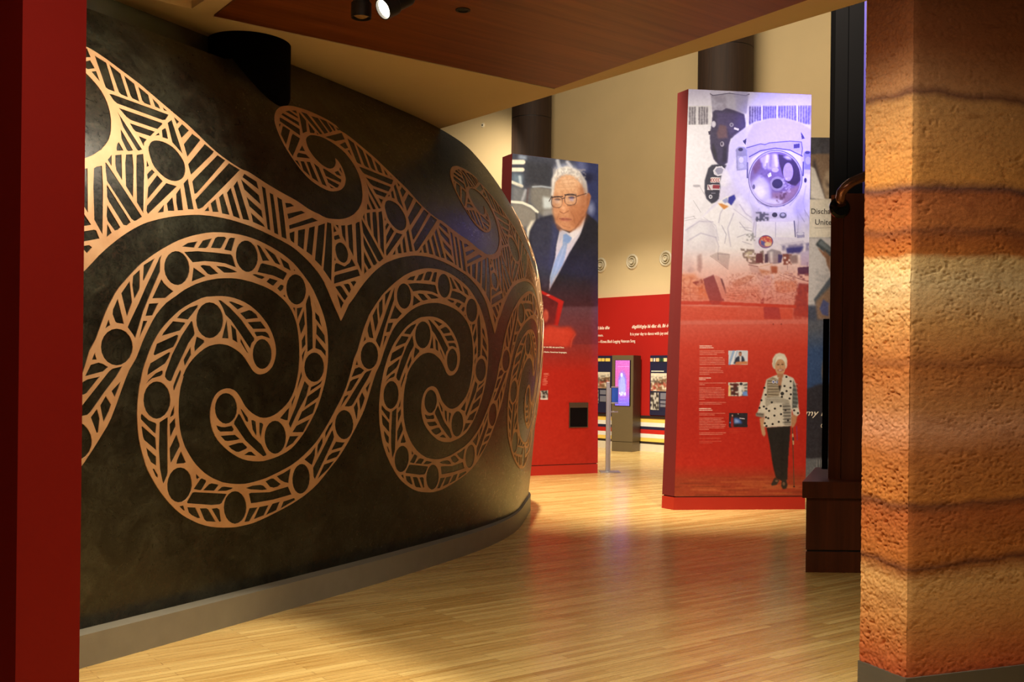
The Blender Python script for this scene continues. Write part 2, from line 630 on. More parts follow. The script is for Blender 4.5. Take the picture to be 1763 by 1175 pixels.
        return link(name, me, M_PRINT, parent, label)


def lettering(name, body, origin, right, up, size, mat, parent, slant=0.0, bold=0.0, width=None, label=None):
    """raised letters: origin is the lower left corner, right/up span the surface"""
    cu = bpy.data.curves.new(name, 'FONT')
    cu.body, cu.size, cu.shear, cu.offset, cu.extrude = body, 1.0, slant, bold, 0.002 / size
    cu.resolution_u = 3
    t = bpy.data.objects.new(name, cu)
    COL.objects.link(t)
    bpy.context.view_layer.update()
    me = bpy.data.meshes.new_from_object(t.evaluated_get(bpy.context.evaluated_depsgraph_get()))
    bpy.data.objects.remove(t)
    bpy.data.curves.remove(cu)
    co = np.zeros(len(me.vertices) * 3, np.float32)
    me.vertices.foreach_get('co', co)
    co = co.reshape(-1, 3)
    sx = size if width is None else width / max(1e-6, co[:, 0].max())
    r, u = Vector(right).normalized(), Vector(up).normalized()
    n = r.cross(u)
    R = np.array([r * sx, u * size, n * size])
    me.vertices.foreach_set('co', (co @ R + np.array(origin)).astype(np.float32).reshape(-1))
    me.update()
    return link(name, me, mat, parent, label)

# the copper drawing: (distance along the wall, height) in millimetres
WAVE_TOP = (
    '226,3391 240,3388 260,3384 283,3377 307,3368 333,3357 360,3345 389,3330 420,3314 451,3298 482,3283 514,3267 545,3251 575,3233 606,3213 640,3192 682,3166 728,3139 770,3114 802,3096 829,3081 856,3065 884,3046 911,3026 939,3006 968,2986 997,2967 1027,2949 1057,2933 1088,2918 1122,2905 1160,2891 1200,2878 1236,2868 1259,2864 1276,2864 1300,2860 1340,2848 1387,2832 1434,2816 1481,2802 1528,2789 1576,2776 1626,2764 1676,2753 1724,2741 1768,2727 1808,2712 1845,2700 1880,2692 1912,2686 1942,2681 1969,2675 1995,2669 2020,2665 2043,2664 2065,2665 2090,2667 2118,2669 2149,2672 2181,2676 2213,2683 2246,2691 2277,2701 2307,2712 2335,2725 2361,2738 2388,2756 2414,2774 2431,2786 2431,2785 2423,2778 2422,2778 2436,2792 2457,2812 2476,2833 2489,2850 2499,2867 2508,2885 2516,2905 2522,2927 2527,2948 2531,2968 2534,2988 2535,3009 2535,3031 2533,3053 2530,3074 2524,3094 2517,3112 2508,3131 2496,3149 2483,3166 2467,3183 2449,3200 2429,3215 2406,3229 2382,3240 2356,3250 2330,3258 2303,3266 2276,3272 2249,3277 2223,3280 2197,3282 2171,3281 2142,3279 2114,3276 2088,3271 2067,3265 2049,3258 2034,3250 2020,3242 2007,3232 1998,3222 1992,3213 1989,3203 1987,3191 1986,3178 1987,3162 1991,3146 1999,3131 2009,3116 2022,3101 2038,3087 2057,3074 2075,3063 2093,3054 2111,3048 2129,3044 2146,3041 2164,3040 2181,3042 2200,3046 2218,3052 2234,3060 2249,3071 2262,3084 2273,3097 2280,3112 2283,3127 2286,3138 2293,3133 2304,3126 2314,3116 2323,3102 2332,3085 2338,3068 2342,3050 2344,3032 2344,3016 2343,3003 2340,2991 2334,2979 2325,2964 2313,2947 2299,2932 2282,2919 2264,2907 2245,2897 2226,2890 2206,2884 2185,2879 2162,2874 2137,2871 2111,2870 2084,2871 2056,2875 2027,2881 1996,2889 1964,2899 1934,2910 1907,2924 1882,2940 1858,2958 1836,2977 1817,2997 1798,3019 1779,3042 1761,3067 1745,3092 1732,3117 1722,3142 1714,3168 1708,3196 1705,3224 1705,3250 1707,3272 1712,3291 1720,3310 1729,3326 1740,3342 1754,3357 1771,3374 1792,3391 1815,3406 1839,3420 1865,3432 1894,3442 1928,3452 1964,3460 2002,3467 2040,3471 2079,3473 2119,3474 2160,3474 2204,3472 2247,3469 2292,3464 2338,3458 2381,3451 2423,3440 2462,3427'
)
WAVE_BOTTOM = (
    '-115,1956 -94,1983 -30,2078 -29,2078 17,2118 26,2127 40,2141 56,2157 76,2177 99,2200 122,2220 141,2237 159,2252 178,2267 199,2283 220,2299 242,2315 266,2331 292,2348 319,2364 346,2380 374,2395 403,2409 430,2421 458,2431 488,2441 520,2452 554,2462 591,2473 633,2483 678,2493 720,2501 756,2508 790,2513 825,2518 863,2521 903,2524 944,2525 986,2526 1030,2525 1075,2524 1119,2521 1164,2517 1210,2512 1256,2506 1302,2498 1349,2490 1397,2480 1446,2470 1493,2459 1540,2448 1585,2436 1624,2425 1653,2414 1676,2404 1700,2392 1730,2377 1761,2361 1793,2343 1825,2322 1858,2300 1888,2277 1915,2254 1939,2231 1962,2208 1987,2179 2011,2150 2021,2136 2006,2153 1978,2186 1961,2205 1967,2196 1985,2174 2003,2149 2020,2123 2038,2096 2056,2070 2071,2049 2086,2031 2101,2012 2117,1992 2132,1971 2143,1956'
)
WAVE_CELLS = (
    '1957,3423 2018,3438 2015,3415 2003,3411;1876,3397 1932,3417 2004,3388 2002,3372;1812,3358 1842,3378 1990,3344 1980,3311;1776,3325 1793,3334 1969,3289 1944,3234 1764,3300;1743,3275 1771,3283 1733,3242;1776,3266 1799,3271 1849,3254 1747,3125 1724,3198;1866,3233 1932,3213 1909,3187 1784,3052 1756,3099 1841,3212;1930,3165 1945,3123 1876,3113;1861,3097 1945,3100 1978,3077 1829,3058 1836,3076;1794,3030 1832,3034 1853,2979;1855,3036 1900,3041 1932,2937 1863,2973;1923,3045 1967,3050 2015,2910 1945,2932;2000,3054 2053,3030 2097,2896 2043,2904;2091,3025 2114,3030 2288,2980 2272,2954 2106,2974;2107,2963 2249,2935 2223,2911 2194,2906 2117,2930;2120,2911 2180,2898 2136,2892;2223,3024 2277,3044 2301,3005 2240,3009;2315,3081 2324,3023 2292,3056;2039,3430 2051,3428 2089,3380 2046,3288 1983,3260;2070,3442 2141,3443 2233,3308 2194,3300 2106,3396;2103,3372 2145,3310 2130,3292 2074,3285;2160,3313 2181,3296 2155,3288;2176,3436 2262,3438 2315,3338 2256,3316;2273,3441 2356,3436 2383,3365 2336,3342;2365,3435 2426,3414 2426,3378 2401,3369;2440,3415 2504,3398 2454,3387;2250,3291 2501,3378 2505,3327 2360,3282;2398,3263 2494,3305 2508,3262 2454,3242;2476,3234 2512,3246 2518,3187;273,3346 341,3322 339,3150 295,3153 281,3161;360,3318 422,3280 426,3139 381,3144 368,3155;445,3274 504,3240 504,3132 459,3140 449,3152;529,3229 588,3194 586,3128 541,3132 528,3145;614,3178 648,3150 654,3124 618,3129;678,3140 707,3122 680,3122;294,3125 311,3129 706,3101 704,3095 674,3062 648,3055 334,3080 316,3091;338,3055 640,3034 640,3027 594,2988 405,3000 378,3013;394,2979 568,2967 528,2932 423,2938 409,2951;440,2915 495,2906 471,2881 464,2861;565,2943 597,2967 600,2954;320,3032 448,2838 421,2826 411,2830 342,2941 335,2971 330,3002;319,2929 382,2820 347,2809 337,2814 313,2872 317,2913;290,2849 314,2806 268,2796 267,2809 277,2835;197,2732 228,2766 217,2700;252,2768 296,2780 279,2632 247,2682 244,2716;327,2786 373,2797 368,2721 343,2546 301,2605 313,2733;402,2798 451,2814 446,2739 407,2470 367,2525 384,2701;178,2713 185,2714 396,2448 357,2422 340,2417 322,2426 176,2613 175,2664;173,2593 316,2406 290,2386 266,2385 178,2501 168,2525;99,2668 118,2680 154,2691 147,2574 126,2315 77,2389 84,2563;470,2780 481,2750 462,2740;500,2733 516,2718 459,2665 459,2697 474,2713;532,2705 568,2676 442,2552 456,2622;593,2670 672,2664 440,2469 430,2486 436,2515;165,2479 245,2369 228,2354 207,2347 163,2393 157,2418;159,2378 186,2332 152,2304;560,2539 553,2497 509,2486;495,2844 498,2862 507,2874 516,2888 529,2900 548,2910 570,2916 594,2918 620,2917 652,2911 683,2900 705,2886 723,2868 739,2848 751,2828 756,2807 756,2786 752,2765 744,2746 733,2730 718,2716 699,2705 679,2697 658,2692 636,2691 611,2694 586,2702 561,2716 538,2733 520,2751 507,2773 498,2809;625,2988 654,3007 661,3003 659,2943 619,2944;685,3045 723,3072 754,2872 689,2928 687,2949;747,3097 782,3074 757,3054;801,3064 845,3033 770,2971 758,3026;867,3018 925,2991 788,2860 778,2935;955,2972 1020,2938 1011,2926 794,2752 784,2815;1046,2920 1106,2898 824,2648 803,2640 797,2712 812,2729;1134,2886 1223,2859 860,2568 830,2553 815,2554 805,2605;726,2689 765,2725 785,2545 740,2539;660,2618 697,2658 702,2529 661,2521 655,2568;582,2550 629,2594 635,2515 587,2508;905,2579 910,2553 870,2547;927,2602 972,2634 985,2558 937,2552;1002,2650 1040,2681 1077,2553 1015,2553;1075,2690 1115,2728 1167,2541 1108,2550;1142,2743 1182,2784 1250,2542 1191,2542;1217,2799 1365,2719 1371,2659 1234,2736;1234,2815 1256,2841 1363,2808 1371,2757;1244,2691 1372,2622 1377,2570 1260,2634;1268,2594 1379,2532 1387,2515 1279,2536;1402,2787 1437,2777 1438,2501 1409,2508;1468,2754 1504,2747 1511,2482 1470,2490;1536,2738 1583,2724 1589,2463 1539,2472;1607,2708 1666,2712 1696,2699 1612,2674;1615,2635 1767,2678 1802,2669 1621,2601;1621,2559 1872,2645 1932,2632 1622,2533;1618,2507 1675,2528 1662,2443 1628,2458 1618,2478;1708,2537 1786,2557 1752,2411 1692,2434;1826,2569 1893,2590 1837,2380 1777,2403;1925,2596 2007,2625 1932,2314 1862,2355;2028,2636 2077,2633 2070,2526 2034,2222 1948,2296 1976,243'
    '2;2099,2627 2127,2583 2089,2570;2119,2628 2155,2631 2155,2600;2090,2545 2149,2563 2162,2537 2099,2517 2087,2525;2077,2399 2092,2376 2074,2371;2077,2344 2095,2357 2126,2354 2188,2341 2245,2372 2276,2409 2318,2359 2067,2289;2063,2254 2077,2269 2335,2335 2349,2333 2368,2292 2061,2208;2074,2188 2127,2201 2150,2195 2218,2133 2189,2102 2171,2105;2168,2213 2223,2223 2241,2216 2258,2184 2235,2154;2248,2237 2302,2250 2320,2240 2286,2205;2090,2144 2172,2083 2140,2036;2185,2632 2235,2640 2222,2513 2186,2559;2258,2642 2319,2660 2300,2420 2252,2485;2091,2450 2096,2472 2108,2489 2128,2501 2151,2508 2174,2508 2195,2501 2214,2488 2228,2471 2237,2453 2240,2433 2234,2410 2224,2389 2208,2375 2190,2367 2168,2366 2145,2370 2124,2380 2107,2397 2096,2423'
)
SCROLL_EDGE = (
    '1352,1575 1380,1579 1409,1588 1435,1604 1457,1624 1472,1651 1481,1681 1485,1711 1482,1742 1474,1772 1460,1803 1440,1838 1415,1872 1387,1902 1354,1930 1316,1959 1273,1985 1228,2007 1181,2024 1134,2036 1086,2044 1039,2048 993,2048 950,2045 909,2040 871,2036 827,2024 762,1996 698,1964 659,1940 628,1916 594,1888 561,1858 532,1828 507,1796 485,1762 466,1728 451,1694 438,1660 425,1625 415,1590 409,1557 404,1528 400,1508 398,1487 396,1456 395,1421 396,1388 398,1355 403,1320 409,1284 417,1247 426,1212 437,1181 450,1148 470,1103 492,1058 512,1026 534,996 560,962 589,927 619,894 651,862 683,831 719,801 761,768 807,737 853,711 902,688 952,666 1004,648 1054,634 1106,623 1170,614 1232,607 1280,604 1324,605 1376,607 1431,612 1488,622 1546,635 1605,649 1663,664 1721,679 1776,695 1829,713 1876,731 1908,743 1940,759 1989,784 2040,816 2086,853 2130,892 2177,931 2223,970 2262,1009 2299,1051 2337,1099 2374,1150 2410,1202 2442,1251 2467,1288 2490,1332 2518,1405 2545,1482 2568,1543 2590,1593 2613,1627 2635,1659 2655,1704 2675,1752 2698,1796 2722,1838 2746,1876 2772,1911 2806,1946 2843,1978 2882,2002 2921,2024 2954,2045 2990,2065 3034,2085 3081,2104 3128,2119 3176,2132 3222,2142 3271,2151 3332,2158 3392,2163 3435,2164 3476,2163 3525,2159 3576,2154 3628,2146 3679,2137 3726,2126 3770,2113 3810,2098 3847,2080 3880,2062 3910,2043 3937,2022 3959,2000 3977,1978 3991,1956 4005,1931 4018,1905 4029,1874 4038,1842 4045,1812 4051,1780 4056,1737 4059,1701 4061,1695 4061,1688 4061,1650 4060,1604 4055,1563 4048,1525 4040,1492 4028,1462 4010,1430 3987,1399 3957,1372 3922,1348 3886,1327 3849,1311 3814,1301 3779,1296 3745,1296 3710,1301 3671,1314 3632,1331 3598,1351 3568,1373 3547,1395 3527,1418 3503,1442 3479,1463 3456,1476 3434,1483 3414,1488 3392,1489 3365,1485 3338,1477 3314,1464 3294,1446 3279,1424 3269,1398 3263,1370 3262,1341 3265,1315 3272,1288 3284,1259 3300,1230 3322,1201 3349,1174 3382,1147 3419,1122 3460,1097 3503,1075 3548,1055 3594,1039 3643,1027 3693,1019 3742,1015 3792,1014 3842,1020 3890,1028 3930,1036 3969,1047 4011,1061 4053,1079 4090,1104 4126,1134 4159,1166 4190,1201 4218,1240 4244,1280 4268,1319 4290,1360 4309,1412 4325,1464 4338,1509 4347,1551 4352,1590 4355,1628 4357,1662 4356,1704 4350,1773 4341,1843 4330,1889 4315,1929 4295,1974 4270,2019 4242,2063 4211,2106 4182,2146 4145,2187 4082,2238 4018,2286 3974,2314 3932,2335 3880,2357 3825,2376 3766,2394 3706,2409 3647,2422 3589,2431 3532,2437 3475,2440 3420,2440 3363,2438 3302,2434 3242,2427 3189,2418 3138,2406 3086,2393 3036,2378 2989,2362 2944,2345 2899,2325 2855,2303 2811,2280 2768,2256 2727,2231 2690,2207 2664,2191 2631,2166 2564,2106 2499,2042 2470,2006 2452,1975 2431,1941 2412,1905 2395,1866 2380,1827 2366,1790 2353,1755 2335,1724 2317,1694 2307,1661 2297,1625 2285,1584 2270,1540 2254,1500 2235,1462 2214,1424 2191,1389 2168,1357 2147,1329 2137,1312 2122,1290 2086,1241 2043,1187 2007,1145 1970,1108 1930,1076 1888,1047 1847,1021 1806,998 1765,978 1724,961 1680,947 1642,936 1632,932 1617,928 1563,914 1500,898 1448,890 1400,884 1356,880 1314,878 1272,880 1229,884 1180,891 1138,899 1119,903 1102,908 1066,921 1025,937 986,956 948,977 911,1003 876,1030 846,1058 819,1087 793,1118 775,1141 775,1139 775,1139 757,1170 736,1211 722,1246 712,1281 704,1318 697,1356 694,1393 692,1430 694,1465 697,1499 708,1537 715,1563 708,1552 702,1541 710,1566 726,1601 746,1630 770,1657 797,1682 828,1705 863,1727 901,1744 947,1754 984,1758 986,1759 986,1758 1015,1757 1053,1753 1087,1743 1121,1730 1154,1714 1186,1695 1214,1671 1238,1647 1259,1626 1277,1607 1296,1593 1315,1583 1332,1577'
)
SCROLL_CELLS = (
    '1448,1707 1447,1677 1436,1650 1418,1629 1395,1615 1368,1610 1340,1614 1315,1627 1294,1648 1279,1674 1272,1703 1274,1733 1284,1759 1302,1781 1325,1795 1352,1801 1380,1797 1405,1784 1427,1763 1442,1737;1277,1839 1287,1844 1380,1848 1406,1836 1427,1806 1346,1822 1299,1815;1214,1900 1333,1911 1383,1868 1265,1861;1146,1953 1224,1977 1253,1972 1292,1952 1307,1932 1199,1918;1046,2018 1073,2020 1179,1997 1125,1974;961,2022 984,2021 1061,1982 1158,1915 1282,1802 1280,1787 1260,1771 1249,1734 1163,1817 1070,1906 1022,1937 998,1978;1034,1908 1058,1794 1002,1794;1071,1881 1117,1850 1135,1770 1090,1788;1158,1794 1168,1790 1235,1706 1219,1713 1159,1775;1007,1902 1003,1868 989,1837 965,1812 936,1796 902,1790 868,1794 837,1808 812,1830 795,1859 789,1892 792,1924 806,1955 829,1980 859,1997 892,2004 926,2001 957,1988 983,1965 1000,1936;641,1897 675,1930 734,1963 800,1983 795,1965 728,1893;612,1877 702,1874 705,1867 671,1827 536,1790 546,1808;502,1744 646,1801 658,1797 651,1769 627,1730 492,1678 483,1686;465,1634 594,1699 606,1697 596,1668 573,1634 448,1564 451,1599;441,1516 459,1539 506,1577 550,1595 559,1590 558,1572 547,1563 486,1548;749,1884 759,1884 782,1815 778,1801 739,1754 691,1665 650,1587 628,1536 614,1532 592,1541 575,1559 577,1582 618,1686 682,1798;797,1797 858,1776 859,1762 788,1705 783,1736;755,1736 762,1687 719,1619 706,1656 717,1675;630,1424 629,1390 618,1361 598,1337 572,1323 542,1318 511,1325 482,1341 458,1365 442,1395 434,1427 435,1460 446,1489 465,1512 491,1527 520,1532 551,1527 580,1512 605,1488 622,1458;685,1602 694,1589 691,1568 655,1481 646,1481 642,1504 657,1545;428,1352 485,1312 535,1295 542,1286 542,1234 527,1241 428,1319 424,1336;436,1278 444,1279 544,1211 559,1137 464,1201 453,1220;661,1394 666,1348 661,1334 644,1325 637,1328 644,1357;675,1320 685,1269 653,1202 638,1284;697,1223 729,1164 732,1148 678,1051 666,1085 656,1143;563,1298 610,1322 621,1326 626,1257 660,1000 658,981 639,934 626,956 599,1027 576,1143;860,906 857,874 844,846 824,826 797,815 766,815 736,825 708,844 686,870 671,901 665,934 668,965 680,992 700,1012 726,1023 756,1024 786,1015 815,997 838,971 853,939;483,1158 561,1101 569,1048 528,1071 500,1112;544,1032 558,1030 589,992 589,976 572,988;744,1122 792,1052 781,1047 718,1048 721,1070;881,978 912,952 896,941 886,953;875,885 921,941 933,945 970,930 972,917 943,874 931,872;954,870 997,903 1019,907 1077,894 1076,884 1050,858;1073,854 1107,876 1127,877 1208,862 1192,854 1152,848;833,810 869,864 888,865 1154,829 1156,822 1126,773 1110,767 1044,770 840,802;778,790 808,793 825,759 809,765;841,778 908,769 957,700 938,700 883,726 858,745;943,760 1000,755 1018,745 1091,660 1013,672 991,687;1042,747 1090,747 1112,734 1138,657 1121,656;1351,722 1351,689 1341,661 1322,640 1295,628 1264,626 1231,636 1200,654 1174,680 1155,711 1145,744 1145,776 1154,804 1173,825 1199,837 1229,839 1262,831 1293,813 1320,787 1340,756;1950,852 1948,820 1937,793 1917,773 1892,762 1863,761 1834,770 1806,788 1784,814 1769,844 1762,877 1764,908 1775,935 1794,955 1819,966 1847,968 1877,960 1904,942 1927,916 1943,885;1322,850 1382,860 1455,859 1486,850 1524,823 1483,822 1364,838;1498,878 1547,892 1577,890 1654,846 1626,832 1588,828 1548,837;1602,903 1665,919 1736,946 1730,887 1729,847 1684,857 1641,876;1355,811 1375,814 1547,802 1729,823 1776,765 1602,748 1438,744 1386,745;1377,714 1454,712 1392,627 1345,628;1469,712 1558,715 1524,651 1430,636;1592,720 1664,727 1642,672 1540,649;1699,724 1809,738 1820,723 1680,678;1864,997 1924,1034 1971,1081 1974,1015 1956,951 1928,963;1990,1091 2039,1146 2045,1099 1999,1018 1989,1058;2059,1170 2090,1218 2133,1253 2129,1223 2065,1131;1967,932 2062,1076 2134,1189 2145,1177 2166,1137 2160,1115 2080,974 2004,847 1983,871;2190,1102 2255,1093 2296,1091 2266,1058 2147,1042;2123,1005 2159,1022 2256,1036 2243,1009 2219,990 2105,972;2085,946 2195,964 2144,914 2030,845;2375,1216 2375,1183 2364,1154 2344,1132 2316,1118 2283,1114 2248,1121 2216,1138 2188,1162 2168,1192 2157,1224 2157,1256 2167,1285 2187,1307 2215,1321 22'
    '47,1326 2282,1319 2315,1304 2343,1279 2364,1249;2197,1342 2236,1422 2280,1436 2278,1422;2254,1456 2286,1529 2316,1543 2394,1558 2317,1470 2304,1464;2247,1352 2453,1587 2475,1601 2542,1615 2505,1558 2430,1471 2351,1369 2334,1355 2298,1349;2330,1620 2380,1633 2410,1626 2445,1610 2415,1586 2298,1559;2351,1686 2367,1649 2336,1647;2536,1532 2524,1494 2504,1445 2479,1480;2442,1454 2483,1407 2470,1367 2441,1311 2410,1403;2390,1386 2413,1333 2411,1259 2403,1253 2355,1341;2608,1722 2604,1690 2590,1662 2567,1639 2536,1624 2503,1619 2469,1624 2438,1637 2413,1659 2396,1686 2389,1716 2392,1747 2405,1774 2427,1797 2456,1812 2489,1818 2524,1815 2556,1802 2582,1781 2600,1753;2432,1866 2444,1834 2411,1815;2489,1980 2538,1846 2489,1849 2478,1855 2457,1895 2459,1920;2570,2082 2590,1967 2556,1887 2513,2011;2674,1869 2706,1870 2650,1769;2714,1966 2785,1974 2743,1903 2690,1896;2808,2249 2797,2216 2793,2149 2756,2083 2710,1996 2672,1919 2622,1770 2606,1789 2564,1829 2582,1866 2639,1966 2689,2061 2748,2159 2791,2232;2594,2112 2643,2150 2643,2051 2638,2035 2606,1985 2589,2058;2672,2179 2756,2225 2672,2091 2666,2095;2805,2112 2821,2093 2858,2069 2900,2048 2840,2007 2737,1998;3062,2200 3166,2157 3046,2115;3119,2214 3143,2221 3204,2221 3275,2182 3210,2168 3183,2172;2971,2313 3020,2339 3101,2357 3072,2317;3102,2318 3149,2367 3229,2389 3188,2333 3174,2325;3028,2200 3026,2168 3015,2139 2995,2114 2968,2096 2938,2087 2906,2088 2877,2097 2852,2116 2835,2140 2827,2169 2829,2200 2840,2228 2860,2253 2886,2271 2917,2281 2948,2282 2978,2272 3003,2254 3020,2229;3255,2226 3331,2228 3400,2217 3441,2205 3392,2197 3323,2191;3215,2331 3256,2393 3278,2404 3340,2411 3355,2404 3308,2341 3294,2335;3331,2332 3378,2404 3396,2412 3434,2414 3397,2329;2987,2283 3101,2299 3238,2305 3389,2308 3402,2298 3431,2232 3338,2248 3256,2250 3160,2246 3055,2229;3627,2395 3659,2389 3742,2303 3714,2302 3676,2296;3696,2383 3733,2374 3800,2348 3850,2286 3797,2294;3844,2337 3930,2304 3953,2258 3881,2276;3981,2272 3996,2263 3980,2260;3625,2221 3656,2275 3675,2282 3803,2271 3904,2242 3911,2235 3875,2190 3771,2212;3576,2201 3606,2207 3680,2200 3695,2193 3669,2180 3628,2185;3708,2167 3740,2192 3820,2182 3778,2148 3762,2147;3812,2132 3843,2157 3866,2159 3878,2152 3870,2131 3843,2113;3870,2088 3890,2099 3896,2076;3634,2332 3634,2300 3623,2270 3604,2245 3579,2226 3548,2215 3516,2214 3486,2223 3461,2240 3442,2264 3432,2292 3433,2322 3443,2352 3462,2378 3488,2397 3518,2408 3550,2410 3580,2402 3606,2385 3624,2361;4107,2152 4105,2120 4093,2090 4073,2065 4045,2048 4014,2039 3982,2041 3952,2052 3926,2071 3909,2097 3901,2127 3902,2158 3914,2188 3934,2212 3962,2230 3993,2239 4026,2238 4056,2228 4081,2209 4098,2182;3969,2017 3993,2018 3992,1984;4009,2015 4071,2026 4016,1933;4086,2011 4102,1914 4063,1841 4034,1911;4108,1853 4117,1779 4079,1744 4070,1802;4118,1750 4095,1654 4081,1704 4097,1728;4140,2118 4153,2092 4176,1997 4184,1869 4194,1755 4138,1727 4122,1888 4102,2046 4111,2073;4174,2096 4221,2013 4200,2041;4200,2004 4247,1974 4279,1900 4206,1956;4220,1922 4311,1847 4324,1785 4220,1852;4218,1828 4332,1739 4335,1701 4278,1743 4217,1757;4325,1628 4324,1596 4312,1568 4291,1545 4264,1531 4232,1526 4199,1531 4168,1545 4142,1567 4124,1595 4115,1625 4117,1656 4129,1684 4151,1706 4179,1721 4211,1727 4244,1723 4274,1709 4299,1687 4317,1659;4088,1604 4101,1567 4056,1464 4059,1503;4045,1448 4045,1424 4017,1356 4011,1393;3996,1362 3993,1273 3965,1274 3909,1289;4130,1535 4180,1500 4164,1433 4094,1333 4026,1216 4002,1251 4058,1361 4094,1456;4315,1540 4302,1513 4193,1461 4202,1492 4269,1513;4311,1494 4296,1434 4289,1421 4150,1354 4173,1428;4273,1391 4250,1318 4243,1310 4093,1260 4129,1327;4220,1273 4167,1186 4049,1190 4085,1232;4026,1164 4120,1162 4071,1116 3995,1085 4012,1129;3992,1160 3992,1125 3981,1095 3960,1072 3932,1058 3899,1054 3865,1062 3832,1079 3805,1105 3785,1136 3775,1170 3775,1203 3785,1233 3805,1256 3833,1270 3865,1274 3899,1268 3932,1251 3960,1226 3981,1194;3497,1363 3496,1334 3485,1307 3465,1287 3439,1274 34'
    '08,1270 3377,1276 3348,1291 3323,1312 3306,1339 3298,1368 3299,1396 3310,1422 3329,1443 3355,1456 3385,1460 3416,1455 3446,1441 3470,1420 3488,1393;3322,1265 3373,1251 3401,1249 3463,1256 3484,1232 3475,1220 3363,1223 3340,1238;3370,1197 3499,1198 3546,1170 3525,1165 3441,1161 3412,1166;3449,1131 3535,1145 3579,1144 3623,1113 3614,1103 3551,1087 3522,1091 3476,1111;3599,1066 3639,1083 3668,1082 3716,1052;3516,1332 3532,1319 3592,1252 3660,1184 3755,1124 3815,1056 3809,1048 3783,1045 3712,1085 3598,1157 3479,1266 3480,1281;3523,1362 3538,1356 3601,1302 3608,1279 3600,1272 3580,1285;3633,1284 3653,1285 3677,1275 3698,1203 3696,1180 3654,1225;3712,1267 3742,1263 3754,1252 3738,1163 3720,1207'
)
REPEAT = [(-1.5, 0.75), (-1.35, 0.9), (-1.2, 1.05), (-1.05, 1.2), (-0.9, 1.35), (-0.75, 1.5), (-0.6, 1.65), (-0.45, 1.801), (-0.3, 1.954), (-0.15, 2.107), (0.0, 2.26), (0.15, 2.413), (0.3, 2.569), (0.45, 2.728), (0.6, 2.888), (0.75, 3.048), (0.9, 3.211), (1.05, 3.369), (1.2, 3.525), (1.35, 3.679), (1.5, 3.834), (1.65, 3.988), (1.8, 4.143), (1.95, 4.292), (2.1, 4.436), (2.25, 4.572), (2.4, 4.703), (2.55, 4.84), (2.7, 4.987), (2.85, 5.142), (3.0, 5.315), (3.15, 5.488), (3.3, 5.652), (3.45, 5.818), (3.6, 5.989), (3.75, 6.149), (3.9, 6.3), (4.05, 6.45), (4.2, 6.6), (4.35, 6.75), (4.5, 6.9), (4.65, 7.05), (4.8, 7.2), (4.95, 7.35), (5.1, 7.5), (5.25, 7.65), (5.4, 7.8), (5.55, 7.95), (5.7, 8.1), (5.85, 8.25), (6.0, 8.4), (6.15, 8.55), (6.3, 8.7), (6.45, 8.85), (6.6, 9.0), (6.75, 9.15), (6.9, 9.3), (7.05, 9.45), (7.2, 9.6), (7.35, 9.75), (7.5, 9.9), (7.65, 10.05), (7.8, 10.2), (7.95, 10.35), (8.1, 10.5), (8.25, 10.65), (8.4, 10.8), (8.55, 10.95), (8.7, 11.1), (8.85, 11.25), (9.0, 11.4)]

# ------------------------------------------------------------------ the setting
def sheet_floor():
    bm = bmesh.new()
    hexa(bm, [(-9, -3, -0.1), (12, -3, -0.1), (12, 34, -0.1), (-9, 34, -0.1)], [(-9, -3, 0), (12, -3, 0), (12, 34, 0), (-9, 34, 0)])
    return link('floor', to_mesh('floor', bm), M_FLOOR)


tag(sheet_floor(), 'honey coloured strip wood floor of the gallery', None, None, 'structure')

CEIL = 3.9
# lower ceiling: its far edge runs from beside the vessel to the earth pillar
far_a, far_b = on_level(757, 222, CEIL), on_level(1480, 5, CEIL)
ed = (far_b - far_a).normalized()
pa, pb = far_a - ed * 5.0, far_b + ed * 3.0
back = Vector((-ed.y, ed.x, 0))
if back.y > 0: back = -back
WC = on_level(955, 150, CEIL)            # corner of the timber ceiling field
WA = on_level(368.7, 25, CEIL)
wx = (WA - WC).normalized()              # along its long left edge
wy = Vector((-wx.y, wx.x, 0))
if wy.y > 0: wy = -wy
WL = (WA - WC).length
RC = on_level(330, 15, CEIL)             # corner of the dark service recess


def ceiling():
    bm = bmesh.new()
    # slab tiled around the recess so that the opening is real
    o = pa
    e, b = ed, back
    def loc(s, t, z): return tuple((o + e * s + b * t).xy) + (z,)
    def st(p):
        d = p - o
        return d.dot(e), d.dot(b)
    rs, rt = st(RC)
    S0, S1, T0, T1 = 0.0, (pb - pa).length, 0.0, 12.0
    rs0, rs1, rt0, rt1 = rs, rs + 1.4, rt, rt + 1.2
    def box(s0, s1, t0, t1):
        ring = [(s0, t0), (s1, t0), (s1, t1), (s0, t1)]
        hexa(bm, [loc(s, t, CEIL) for s, t in ring], [loc(s, t, CEIL + 0.35) for s, t in ring])
    global RECESS
    RECESS = [loc(s, t, 0)[:2] for s, t in ((rs0, rt0), (rs1, rt0), (rs1, rt1), (rs0, rt1))]
    box(S0, S1, T0, rt0)
    box(S0, rs0, rt0, rt1)
    box(rs1, S1, rt0, rt1)
    box(S0, S1, rt1, T1)
    return link('ceiling', to_mesh('ceiling', bm), M_CEIL)


ceil = tag(ceiling(), 'cream painted lower ceiling with a timber field', None, None, 'structure')
prism('recess_lid', RECESS, CEIL + 0.30, CEIL + 0.34, M_FASCIA, ceil)
ring = [WC, WC + wx * WL, WC + wx * WL + wy * 7.0, WC + wy * 7.0]
prism('timber_field', [tuple(p.xy) for p in ring], CEIL - 0.012, CEIL + 0.02, M_CEILWOOD, ceil, label='reddish cherry veneer field of the ceiling')
